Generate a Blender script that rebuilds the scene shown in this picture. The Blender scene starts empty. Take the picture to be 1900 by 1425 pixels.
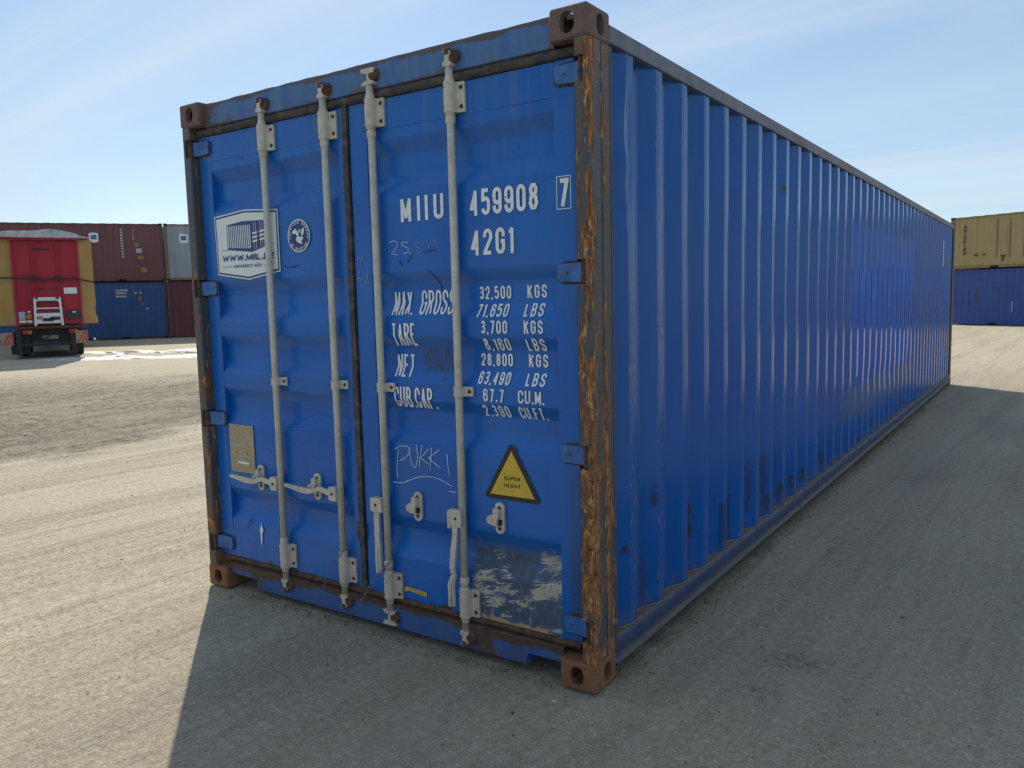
import bpy, bmesh, math, random
from mathutils import Vector, Matrix, noise as mnoise
random.seed(7)
sc = bpy.context.scene
COL = sc.collection
R = math.radians

# ------------------------------------------------------------------ camera
cam_d = bpy.data.cameras.new('camera'); cam = bpy.data.objects.new('camera', cam_d); COL.objects.link(cam)
sc.camera = cam
yaw, pit, rol = -0.5993, -0.1047, -0.0237
f = Vector((math.sin(yaw)*math.cos(pit), math.cos(yaw)*math.cos(pit), math.sin(pit)))
rt = Vector((math.cos(yaw), -math.sin(yaw), 0)); up = rt.cross(f)
r2 = rt*math.cos(rol)+up*math.sin(rol); u2 = -rt*math.sin(rol)+up*math.cos(rol)
M = Matrix((r2, u2, -f)).transposed().to_4x4(); M.translation = Vector((3.8669, -2.6187, 1.5384))
cam.matrix_world = M
cam_d.sensor_width = 36; cam_d.lens = 1487.9/1900*36; cam_d.clip_end = 3000; cam_d.clip_start = 0.05

# ------------------------------------------------------------------ world and sun
SUN_EL = R(36); SDIR = Vector((-0.77, 0.64, 0)).normalized()
w = bpy.data.worlds.new('World'); sc.world = w; w.use_nodes = True
nt = w.node_tree; nt.nodes.clear()
out = nt.nodes.new('ShaderNodeOutputWorld'); bg = nt.nodes.new('ShaderNodeBackground')
sky = nt.nodes.new('ShaderNodeTexSky'); sky.sky_type = 'NISHITA'; sky.sun_disc = False
sky.sun_elevation = SUN_EL; sky.sun_rotation = math.atan2(SDIR.x, SDIR.y)
sky.altitude = 50; sky.air_density = 1.0; sky.dust_density = 0.15; sky.ozone_density = 1.4
tc = nt.nodes.new('ShaderNodeTexCoord')
sep = nt.nodes.new('ShaderNodeSeparateXYZ'); nt.links.new(tc.outputs['Generated'], sep.inputs[0])
def wm(op, a, b):
    n = nt.nodes.new('ShaderNodeMath'); n.operation = op
    for i, v in enumerate((a, b)):
        if isinstance(v, (int, float)): n.inputs[i].default_value = v
        else: nt.links.new(v, n.inputs[i])
    return n.outputs[0]
zz = wm('ADD', wm('MAXIMUM', sep.outputs[2], 0.0), 0.12)
cx = wm('DIVIDE', sep.outputs[0], zz); cy = wm('DIVIDE', sep.outputs[1], zz)
cmb = nt.nodes.new('ShaderNodeCombineXYZ'); nt.links.new(wm('MULTIPLY', cx, 0.55), cmb.inputs[0]); nt.links.new(wm('MULTIPLY', cy, 1.0), cmb.inputs[1])
nz = nt.nodes.new('ShaderNodeTexNoise'); nz.inputs['Scale'].default_value = 0.55; nz.inputs['Detail'].default_value = 6; nz.inputs['Roughness'].default_value = 0.5; nz.inputs['Distortion'].default_value = 0.4
nt.links.new(cmb.outputs[0], nz.inputs['Vector'])
mr = nt.nodes.new('ShaderNodeMapRange'); mr.inputs[1].default_value = 0.42; mr.inputs[2].default_value = 0.78; mr.inputs[3].default_value = 0.42; mr.inputs[4].default_value = 0.80
nt.links.new(nz.outputs[0], mr.inputs[0])
mx = nt.nodes.new('ShaderNodeMix'); mx.data_type = 'RGBA'; mx.inputs[7].default_value = (3.3, 4.7, 6.3, 1)
nt.links.new(mr.outputs[0], mx.inputs[0]); nt.links.new(sky.outputs[0], mx.inputs[6])
nz2 = nt.nodes.new('ShaderNodeTexNoise'); nz2.inputs['Scale'].default_value = 0.9; nz2.inputs['Detail'].default_value = 8; nz2.inputs['Roughness'].default_value = 0.55; nz2.inputs['Distortion'].default_value = 0.7
vr = nt.nodes.new('ShaderNodeVectorMath'); vr.operation = 'MULTIPLY_ADD'; vr.inputs[1].default_value = (0.45, 1.5, 1); vr.inputs[2].default_value = (3.1, 7.7, 0)
nt.links.new(cmb.outputs[0], vr.inputs[0]); nt.links.new(vr.outputs[0], nz2.inputs['Vector'])
mr2 = nt.nodes.new('ShaderNodeMapRange'); mr2.inputs[1].default_value = 0.42; mr2.inputs[2].default_value = 0.72; mr2.inputs[3].default_value = 0.0; mr2.inputs[4].default_value = 0.60
nt.links.new(nz2.outputs[0], mr2.inputs[0])
mx2 = nt.nodes.new('ShaderNodeMix'); mx2.data_type = 'RGBA'; mx2.inputs[7].default_value = (6.1, 6.7, 7.2, 1)
nt.links.new(mr2.outputs[0], mx2.inputs[0]); nt.links.new(mx.outputs[2], mx2.inputs[6])
nt.links.new(mx2.outputs[2], bg.inputs[0]); bg.inputs[1].default_value = 0.100
nt.links.new(bg.outputs[0], out.inputs[0])
sd = bpy.data.lights.new('sun', 'SUN'); sun = bpy.data.objects.new('sun', sd); COL.objects.link(sun)
sd.energy = 4.5; sd.angle = R(0.53); sd.color = (1.0, 0.92, 0.79)
sv = Vector((SDIR.x*math.cos(SUN_EL), SDIR.y*math.cos(SUN_EL), math.sin(SUN_EL)))
sun.rotation_euler = sv.to_track_quat('Z', 'Y').to_euler(); sun.location = (-30, 30, 30)
sc.view_settings.view_transform = 'Standard'; sc.view_settings.look = 'None'
sc.view_settings.gamma = 1; sc.view_settings.exposure = 0.34; sc.view_settings.use_curve_mapping = False

# ------------------------------------------------------------------ material helpers
class G:
    def __init__(s, name):
        s.m = bpy.data.materials.new(name); s.m.use_nodes = True; s.t = s.m.node_tree; s.t.nodes.clear()
        s.o = s.t.nodes.new('ShaderNodeOutputMaterial'); s.b = s.t.nodes.new('ShaderNodeBsdfPrincipled')
        s.t.links.new(s.b.outputs[0], s.o.inputs[0])
        g = s.t.nodes.new('ShaderNodeNewGeometry'); s.pos = g.outputs['Position']
        oi = s.t.nodes.new('ShaderNodeObjectInfo'); s.rnd = oi.outputs['Random']
        q = s.t.nodes.new('ShaderNodeSeparateXYZ'); s.t.links.new(s.pos, q.inputs[0]); s.x, s.y, s.z = q.outputs
    def set(s, sock, v):
        if v is None: return
        if hasattr(v, 'is_output'): s.t.links.new(v, sock)
        else:
            if isinstance(v, tuple) and len(v) == 3 and sock.type == 'RGBA': v = (*v, 1)
            sock.default_value = v
    def math(s, op, a, b=0.0, c=None):
        n = s.t.nodes.new('ShaderNodeMath'); n.operation = op; s.set(n.inputs[0], a); s.set(n.inputs[1], b)
        if c is not None: s.set(n.inputs[2], c)
        return n.outputs[0]
    def mul(s, a, b): return s.math('MULTIPLY', a, b)
    def add(s, a, b): return s.math('ADD', a, b)
    def vec(s, sx=1, sy=1, sz=1, off=(0, 0, 0), src=None):
        n = s.t.nodes.new('ShaderNodeVectorMath'); n.operation = 'MULTIPLY_ADD'
        s.set(n.inputs[0], src or s.pos); n.inputs[1].default_value = (sx, sy, sz); n.inputs[2].default_value = off
        return n.outputs[0]
    def rot(s, ang, src=None):
        n = s.t.nodes.new('ShaderNodeVectorRotate'); n.rotation_type = 'Z_AXIS'; n.inputs['Angle'].default_value = ang
        s.set(n.inputs[0], src or s.pos); return n.outputs[0]
    def noise(s, scale, detail=4, rough=0.55, vec=None, dist=0.0):
        n = s.t.nodes.new('ShaderNodeTexNoise'); s.set(n.inputs['Vector'], vec or s.pos)
        n.inputs['Scale'].default_value = scale; n.inputs['Detail'].default_value = detail
        n.inputs['Roughness'].default_value = rough; n.inputs['Distortion'].default_value = dist
        return n.outputs[0]
    def vor(s, scale, vec=None, feat='F1'):
        n = s.t.nodes.new('ShaderNodeTexVoronoi'); s.set(n.inputs['Vector'], vec or s.pos); n.inputs['Scale'].default_value = scale
        n.feature = feat; return n.outputs['Distance']
    def step(s, v, lo, hi, a=0.0, b=1.0):
        n = s.t.nodes.new('ShaderNodeMapRange'); s.set(n.inputs[0], v); n.inputs[1].default_value = lo; n.inputs[2].default_value = hi
        n.inputs[3].default_value = a; n.inputs[4].default_value = b; return n.outputs[0]
    def mix(s, fac, a, b, mode='MIX'):
        n = s.t.nodes.new('ShaderNodeMix'); n.data_type = 'RGBA'; n.blend_type = mode
        s.set(n.inputs[0], fac); s.set(n.inputs[6], a); s.set(n.inputs[7], b); return n.outputs[2]
    def bump(s, h, strength=0.3, dist=0.01, prev=None):
        n = s.t.nodes.new('ShaderNodeBump'); n.inputs['Strength'].default_value = strength; n.inputs['Distance'].default_value = dist
        s.set(n.inputs['Height'], h)
        if prev is not None: s.t.links.new(prev, n.inputs['Normal'])
        return n.outputs[0]
    def fin(s, col, rough=0.5, metal=0.0, spec=0.5, normal=None, coat=0.0):
        s.set(s.b.inputs['Base Color'], col); s.set(s.b.inputs['Roughness'], rough); s.set(s.b.inputs['Metallic'], metal)
        s.set(s.b.inputs['Specular IOR Level'], spec)
        if normal is not None: s.t.links.new(normal, s.b.inputs['Normal'])
        return s.m
    def box(s, x=None, y=None, z=None, soft=0.02):
        """product of soft interval masks in place coordinates"""
        r = None
        for v, iv in ((s.x, x), (s.y, y), (s.z, z)):
            if iv is None: continue
            a = s.mul(s.step(v, iv[0]-soft, iv[0]+soft), s.step(v, iv[1]-soft, iv[1]+soft, 1, 0))
            r = a if r is None else s.mul(r, a)
        return r

RUST_D, RUST_M, RUST_O = (0.030, 0.016, 0.011), (0.105, 0.042, 0.020), (0.36, 0.13, 0.035)

def m_plain(name, col, rough=0.6, metal=0.0, var=0.25, sc_=9.0, bump=0.0):
    g = G(name); n = g.noise(sc_, 5, 0.6)
    c = g.mix(g.step(n, 0.3, 0.7), tuple(k*(1-var) for k in col), tuple(min(1, k*(1+var)) for k in col))
    nb = g.bump(g.noise(sc_*14, 3), bump, 0.004) if bump else None
    return g.fin(c, rough, metal, normal=nb)

def m_door():
    g = G('door_paint')
    big = g.noise(1.7, 4, 0.5); st = g.noise(1.0, 5, 0.6, g.vec(22, 22, 1.3))
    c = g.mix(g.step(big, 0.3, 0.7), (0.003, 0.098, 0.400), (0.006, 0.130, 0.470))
    # faded chalky streaks at the top of the doors
    c = g.mix(g.mul(g.mul(g.step(st, 0.50, 0.78), g.step(g.z, 1.7, 2.5)), 0.55), c, (0.10, 0.17, 0.30))
    dust = g.step(g.noise(2.2, 6, 0.65), 0.45, 0.8)
    c = g.mix(g.mul(dust, 0.22), c, (0.10, 0.16, 0.26))
    # grime streaks
    c = g.mix(g.mul(g.step(st, 0.28, 0.40, 1, 0), 0.22), c, (0.02, 0.035, 0.07))
    # dots of rust
    rn = g.noise(26, 4, 0.6, g.vec(1, 1, 0.75)); c = g.mix(g.mul(g.step(rn, 0.71, 0.745), 0.8), c, (0.045, 0.03, 0.022))
    # rust crawling from the bottom edge
    e = g.add(g.step(g.z, 0.14, 0.24, 0.36, 0.0), g.mul(g.noise(14, 5, 0.65), 0.55))
    c = g.mix(g.mul(g.step(e, 0.50, 0.56), 0.92), c, g.mix(g.noise(40, 4), RUST_D, RUST_M))
    # scraped area at the foot of the right door
    bm = g.mul(g.box(x=(1.80, 2.50), z=(0.17, 0.50), soft=0.03), g.step(g.x, 2.255, 2.258, 1, 0))
    bm = g.mul(bm, g.step(g.noise(9, 4, 0.6), 0.25, 0.45))
    c = g.mix(g.mul(bm, 0.92), c, g.mix(g.noise(5, 4), (0.028, 0.042, 0.075), (0.095, 0.115, 0.145)))
    v = g.vec(1.0, 1.0, 1.0)
    n1 = g.t.nodes.new('ShaderNodeVectorRotate'); n1.rotation_type = 'Y_AXIS'; n1.inputs['Angle'].default_value = R(14); g.t.links.new(v, n1.inputs[0])
    sw = g.noise(1.0, 9, 0.78, g.vec(8, 5, 34, src=n1.outputs[0]), 1.2)
    big2 = g.noise(6.0, 3, 0.5, g.vec(1, 1, 1.4, off=(3.3, 0, 1.7)))
    sc1 = g.mul(g.step(g.mul(sw, g.step(big2, 0.30, 0.62, 0.72, 1.16)), 0.525, 0.560), bm)
    sc2 = g.mul(g.mul(g.step(g.noise(1, 8, 0.8, g.vec(60, 20, 9)), 0.54, 0.62), bm), g.step(g.z, 0.20, 0.32, 1, 0.25))
    c = g.mix(g.math('MAXIMUM', g.mul(sc1, 0.9), g.mul(sc2, 0.6)), c, g.mix(g.noise(30, 4), (0.32, 0.29, 0.21), (0.58, 0.54, 0.43)))
    pe = g.mul(g.box(x=(1.80, 2.2), z=(0.10, 0.195), soft=0.012), g.step(g.add(g.noise(22, 4), g.step(g.z, 0.17, 0.20, 0.3, 0.0)), 0.55, 0.62))
    c = g.mix(g.mul(pe, 0.9), c, (0.44, 0.30, 0.11))
    stl = g.mul(g.box(x=(2.295, 2.36), z=(0.18, 0.86), soft=0.02), g.step(g.noise(1, 5, 0.6, g.vec(25, 25, 2.5)), 0.32, 0.55))
    c = g.mix(g.mul(stl, 0.65), c, (0.045, 0.075, 0.100))
    for hz_ in (0.245, 0.935, 1.636, 2.365):
        hs = g.mul(g.math('MAXIMUM', g.box(x=(2.30, 2.36), z=(hz_-0.20, hz_-0.03), soft=0.02), g.box(x=(0.06, 0.12), z=(hz_-0.18, hz_-0.03), soft=0.02)), g.step(g.noise(1, 6, 0.7, g.vec(60, 60, 5)), 0.50, 0.62))
        c = g.mix(g.mul(hs, 0.6), c, (0.07, 0.055, 0.045))
    for rx in (0.617, 1.047, 1.343, 1.785):
        rs = g.mul(g.box(x=(rx+0.02, rx+0.075), z=(0.14, 0.30), soft=0.025), g.step(g.noise(1, 6, 0.7, g.vec(30, 30, 9)), 0.42, 0.60))
        c = g.mix(g.mul(rs, 0.7), c, (0.075, 0.040, 0.024))
    # black rubbed print next to the NET line
    sm = g.mul(g.box(x=(1.545, 1.725), z=(1.232, 1.335), soft=0.006), g.step(g.noise(1, 5, 0.7, g.vec(120, 10, 14)), 0.40, 0.56))
    c = g.mix(g.mul(sm, 0.75), c, (0.03, 0.03, 0.032))
    # dark scuff line over the MAX. GROSS text
    nb = g.bump(g.noise(240, 2), 0.05, 0.002, g.bump(g.noise(3.2, 3, 0.5), 0.30, 0.02))
    ro = g.add(g.step(dust, 0, 1, 0.27, 0.42), g.mul(bm, 0.2))
    g.b.inputs['IOR'].default_value = 1.42
    return g.fin(c, ro, spec=0.5, normal=nb)

def m_side():
    g = G('side_paint')
    big = g.noise(0.9, 4, 0.5); st = g.noise(1.0, 6, 0.62, g.vec(16, 16, 0.9))
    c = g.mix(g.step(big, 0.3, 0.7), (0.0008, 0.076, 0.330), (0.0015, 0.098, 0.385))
    # greyer and paler first metre and under the top rail
    pale = g.math('MAXIMUM', g.mul(g.step(g.y, 0.2, 1.3, 0.65, 0.0), g.step(g.noise(3, 3), 0.3, 0.6)), g.mul(g.step(g.z, 2.2, 2.5), 0.35))
    c = g.mix(g.mul(pale, 0.6), c, (0.014, 0.085, 0.22))
    c = g.mix(g.mul(g.step(st, 0.52, 0.75), 0.25), c, (0.04, 0.12, 0.30))
    c = g.mix(g.mul(g.step(st, 0.26, 0.40, 1, 0), 0.25), c, (0.012, 0.025, 0.065))
    # newer, glossier repair coat
    j = g.mul(g.noise(1.1, 1, 0.4, g.vec(0, 3.6, 0)), 0.35)
    zz = g.add(g.z, j)
    rep = g.mul(g.box(y=(4.55, 7.9), soft=0.012), g.mul(g.step(zz, 0.88, 0.90), g.step(zz, 2.30, 2.312, 1, 0)))
    c = g.mix(g.mul(rep, 0.95), c, (0.0, 0.100, 0.48))
    low = g.mul(g.box(y=(4.4, 8.2), soft=0.05), g.mul(g.step(zz, 0.60, 0.64), g.step(zz, 0.87, 0.885, 1, 0)))
    c = g.mix(g.mul(low, 0.5), c, (0.05, 0.12, 0.25))
    rep2 = g.box(y=(1.42, 1.66), z=(0.18, 0.44), soft=0.008)
    c = g.mix(g.mul(rep2, 0.8), c, (0.008, 0.045, 0.19))
    # rust stains
    rn = g.noise(7, 5, 0.62, g.vec(1, 1.6, 0.8)); low_z = g.step(g.z, 0.2, 0.75, 0.11, 0.0)
    rm = g.step(g.add(rn, low_z), 0.715, 0.755)
    c = g.mix(g.mul(rm, 0.9), c, g.mix(g.noise(40, 4), RUST_D, (0.07, 0.04, 0.025)))
    chx = g.mul(g.step(g.x, 2.4245, 2.4262), g.step(g.noise(1, 7, 0.78, g.vec(60, 60, 22)), 0.55, 0.60))
    chx = g.mul(chx, g.step(g.noise(1.0, 2, 0.5, g.vec(0.0, 2.3, 0.5)), 0.50, 0.60))
    c = g.mix(g.mul(chx, 0.85), c, g.mix(g.noise(60, 3), (0.09, 0.055, 0.03), (0.34, 0.28, 0.22)))
    # scratches low down
    sc1 = g.mul(g.step(g.noise(1, 6, 0.7, g.vec(20, 30, 7)), 0.68, 0.70), g.step(g.z, 0.35, 0.8, 0.8, 0.0))
    c = g.mix(g.mul(sc1, 0.8), c, (0.38, 0.40, 0.42))
    du = g.mul(g.step(g.z, 0.16, 0.26, 1, 0), g.step(g.noise(11, 5), 0.35, 0.6)); c = g.mix(g.mul(du, 0.6), c, (0.12, 0.105, 0.085))
    nb = g.bump(g.noise(200, 2), 0.04, 0.001, g.bump(g.noise(2.6, 3, 0.5, g.vec(1, 1, 0.8)), 0.25, 0.012))
    for (yy, zz_, ry, rz, ww) in ((3.80, 2.13, 0.07, 0.035, .85), (4.10, 2.12, 0.05, 0.03, .85), (2.55, 2.18, 0.035, 0.03, .8), (1.07, 0.44, 0.035, 0.10, .75), (1.05, 0.27, 0.03, 0.12, .8), (0.60, 0.66, 0.018, 0.05, .8), (0.52, 0.30, 0.03, 0.10, .5), (1.95, 0.42, 0.02, 0.14, .7), (2.23, 0.44, 0.02, 0.12, .7), (2.27, 0.25, 0.03, 0.05, .7), (2.55, 0.26, 0.035, 0.06, .8), (2.83, 0.27, 0.035, 0.05, .8), (3.11, 0.27, 0.035, 0.05, .8), (3.66, 0.28, 0.03, 0.05, .8)):
        mk = g.mul(g.box(y=(yy-ry, yy+ry), z=(zz_-rz, zz_+rz), soft=0.018), g.step(g.noise(24, 4, 0.6), 0.36, 0.50))
        c = g.mix(g.mul(mk, ww), c, (0.040, 0.032, 0.026))
    pt = g.mul(g.box(y=(0.215, 0.262), z=(0.30, 0.40), soft=0.010), g.step(g.noise(40, 4), 0.3, 0.5)); c = g.mix(g.mul(pt, 0.45), c, (0.30, 0.33, 0.36))
    ro = g.math('SUBTRACT', g.add(0.14, g.mul(g.step(st, 0.3, 0.8), 0.09)), g.mul(rep, 0.10)); g.b.inputs['IOR'].default_value = 1.37
    return g.fin(c, ro, spec=0.5, normal=nb)

def m_post():
    g = G('post_paint')
    st = g.noise(1.0, 9, 0.76, g.vec(38, 38, 7.5), 0.5); st2 = g.noise(1.0, 7, 0.75, g.vec(70, 70, 16, off=(4, 2, 9)), 0.3)
    c = g.mix(g.step(st2, 0.35, 0.65), (0.030, 0.060, 0.085), (0.060, 0.085, 0.105))
    c = g.mix(g.step(g.noise(1, 5, 0.6, g.vec(30, 30, 3, off=(9, 9, 1))), 0.44, 0.60, 0, 0.85), c, (0.120, 0.074, 0.056))
    c = g.mix(g.mul(g.step(g.z, 2.25, 2.45), g.step(g.noise(12, 5, 0.7), 0.35, 0.60)), c, (0.150, 0.095, 0.075))
    # abraded vertical bands: along the corner line and along the outer side edge
    e1 = g.box(x=(2.412, 2.45), y=(-0.02, 0.047), soft=0.012); e2 = g.box(x=(2.40, 2.45), y=(0.098, 0.135), soft=0.010)
    e3 = g.box(x=(2.33, 2.43), y=(-0.02, 0.05), soft=0.01)
    ee = g.math('MAXIMUM', g.math('MAXIMUM', e1, g.mul(e2, 0.8)), g.mul(e3, 0.45))
    hz = g.step(g.z, 0.3, 1.9, 0.16, 0.040)
    cov = g.add(g.add(st, g.mul(ee, 0.10)), g.mul(hz, g.step(g.noise(3.0, 3), 0.3, 0.7, 0.55, 1.0)))
    rm = g.step(cov, 0.60, 0.64)
    rc = g.mix(g.step(g.noise(1, 7, 0.75, g.vec(55, 55, 15), 0.4), 0.42, 0.60), g.mix(g.noise(90, 3), RUST_D, (0.22, 0.070, 0.022)), (0.46, 0.19, 0.045))
    rc = g.mix(g.mul(g.step(g.noise(1, 5, 0.7, g.vec(55, 55, 26, off=(1, 7, 3))), 0.56, 0.62), 0.85), rc, (0.56, 0.36, 0.13))
    c = g.mix(g.mul(rm, 0.95), c, rc)
    ch = g.step(g.noise(38, 4, 0.6), 0.72, 0.73); c = g.mix(g.mul(ch, 0.8), c, (0.45, 0.42, 0.34))
    nb = g.bump(g.add(g.mul(st, 0.6), g.add(g.mul(st2, 0.4), g.mul(rm, 0.25))), 0.8, 0.006, g.bump(g.noise(90, 4), 0.5, 0.003))
    return g.fin(c, g.step(rm, 0, 1, 0.5, 0.85), normal=nb)

def m_cast():
    g = G('rusty_casting')
    n = g.noise(18, 6, 0.65); n2 = g.noise(60, 5, 0.7)
    hi = g.step(g.z, 1.0, 1.6)
    a = g.mix(n, g.mix(hi, (0.075, 0.036, 0.020), (0.060, 0.048, 0.048)), g.mix(hi, (0.34, 0.150, 0.066), (0.24, 0.150, 0.125)))
    a = g.mix(g.step(n2, 0.60, 0.68, 0, 0.8), a, g.mix(hi, (0.30, 0.12, 0.045), (0.28, 0.16, 0.12)))
    a = g.mix(g.step(g.noise(45, 3), 0.71, 0.73, 0, 0.8), a, (0.42, 0.38, 0.30))
    nb = g.bump(n2, 0.6, 0.005, g.bump(n, 0.5, 0.01))
    return g.fin(a, 0.82, normal=nb)

def m_rail(name, c1, c2, zr):
    g = G(name)
    st = g.noise(1, 6, 0.65, g.vec(5, 2.2, 9)); v = g.noise(1, 6, 0.65, g.vec(14, 14, 3))
    c = g.mix(g.step(v, 0.35, 0.65), c1, c2)
    rm = g.step(st, 0.54, 0.68, 0, zr)
    c = g.mix(rm, c, g.mix(g.noise(45, 4), RUST_D, (0.13, 0.075, 0.05)))
    c = g.mix(g.step(g.noise(30, 5), 0.70, 0.73, 0, 0.7), c, (0.35, 0.30, 0.24))
    return g.fin(c, 0.55, normal=g.bump(g.noise(60, 4), 0.3, 0.003, g.bump(g.noise(4, 3), 0.3, 0.01)))

def m_sill():
    g = G('sill_paint')
    v = g.noise(1, 6, 0.65, g.vec(14, 14, 4)); b = g.noise(4.5, 5, 0.65)
    c = g.mix(g.step(v, 0.35, 0.65), (0.018, 0.075, 0.25), (0.045, 0.100, 0.21))
    topr = g.step(g.z, 0.10, 0.132, 0.0, 0.26)
    rm = g.step(g.add(b, topr), 0.56, 0.64, 0, 0.95)
    c = g.mix(rm, c, g.mix(g.noise(40, 5), RUST_D, (0.13, 0.065, 0.032)))
    c = g.mix(g.step(g.noise(1, 5, 0.7, g.vec(60, 60, 10)), 0.68, 0.70, 0, 0.6), c, (0.35, 0.28, 0.20))
    return g.fin(c, 0.62, normal=g.bump(g.noise(70, 4), 0.4, 0.004))

def m_header():
    g = G('header_paint')
    v = g.noise(1, 6, 0.65, g.vec(18, 18, 3)); b = g.noise(6, 5, 0.65)
    c = g.mix(g.step(v, 0.32, 0.68), (0.025, 0.110, 0.33), (0.090, 0.170, 0.30))
    edge = g.math('MAXIMUM', g.step(g.z, 2.545, 2.575, 0, 0.30), g.step(g.z, 2.46, 2.485, 0.26, 0))
    lft = g.step(g.x, 0.15, 0.30, 0.25, 0.0)
    rm = g.step(g.add(g.add(b, edge), lft), 0.60, 0.70, 0, 0.9)
    c = g.mix(rm, c, g.mix(g.noise(40, 5), (0.045, 0.036, 0.030), (0.12, 0.085, 0.06)))
    return g.fin(c, 0.55, normal=g.bump(g.noise(60, 4), 0.3, 0.003, g.bump(g.noise(5, 3), 0.4, 0.01)))

def m_galv(name='galvanised_bar'):
    g = G(name)
    n = g.noise(30, 5, 0.6); st = g.noise(1, 6, 0.65, g.vec(60, 60, 5))
    low = g.step(g.z, 0.15, 0.75, 1, 0)
    c = g.mix(g.step(n, 0.3, 0.7), (0.46, 0.43, 0.34), (0.60, 0.56, 0.46))
    c = g.mix(g.mul(low, 0.6), c, (0.50, 0.39, 0.31)); c = g.mix(g.mul(g.step(g.noise(6, 6, 0.7), 0.52, 0.64), 0.35), c, (0.30, 0.24, 0.16))
    c = g.mix(g.step(st, 0.56, 0.72, 0, 0.5), c, (0.28, 0.25, 0.18))
    c = g.mix(g.mul(g.step(g.noise(55, 5, 0.7), 0.62, 0.66, 0, 0.85), g.step(g.z, 0.5, 1.2, 1.0, 0.35)), c, (0.16, 0.075, 0.04))
    return g.fin(c, 0.55, 0.0, normal=g.bump(g.noise(120, 4), 0.35, 0.002))

def m_rubber():
    g = G('door_gasket')
    n = g.noise(1, 5, 0.65, g.vec(20, 20, 20)); c = g.mix(g.step(n, 0.42, 0.66), (0.035, 0.033, 0.035), (0.115, 0.092, 0.075))
    return g.fin(c, 0.8, normal=g.bump(n, 0.3, 0.005))

def m_text(col=(0.78, 0.79, 0.77)):
    g = G('white_lettering')
    n = g.noise(60, 5, 0.7)
    c = g.mix(g.step(n, 0.60, 0.66, 0, 0.7), col, (0.12, 0.2, 0.42))
    c = g.mix(g.step(g.noise(8, 4), 0.4, 0.7, 0, 0.25), c, (0.5, 0.5, 0.46))
    return g.fin(c, 0.55)

def m_far(name, base, fade, rust=0.3, rough=0.6):
    g = G(name)
    st = g.noise(1, 5, 0.6, g.vec(5, 5, 0.6)); b = g.noise(0.7, 5, 0.6)
    c = g.mix(g.step(b, 0.3, 0.7), base, fade)
    c = g.mix(g.step(st, 0.5, 0.72, 0, 0.35), c, tuple(k*0.6 for k in base))
    c = g.mix(g.step(g.noise(2.6, 6, 0.7), 0.66, 0.72, 0, rust), c, (0.07, 0.04, 0.03))
    return g.fin(c, rough, spec=0.3)

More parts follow.
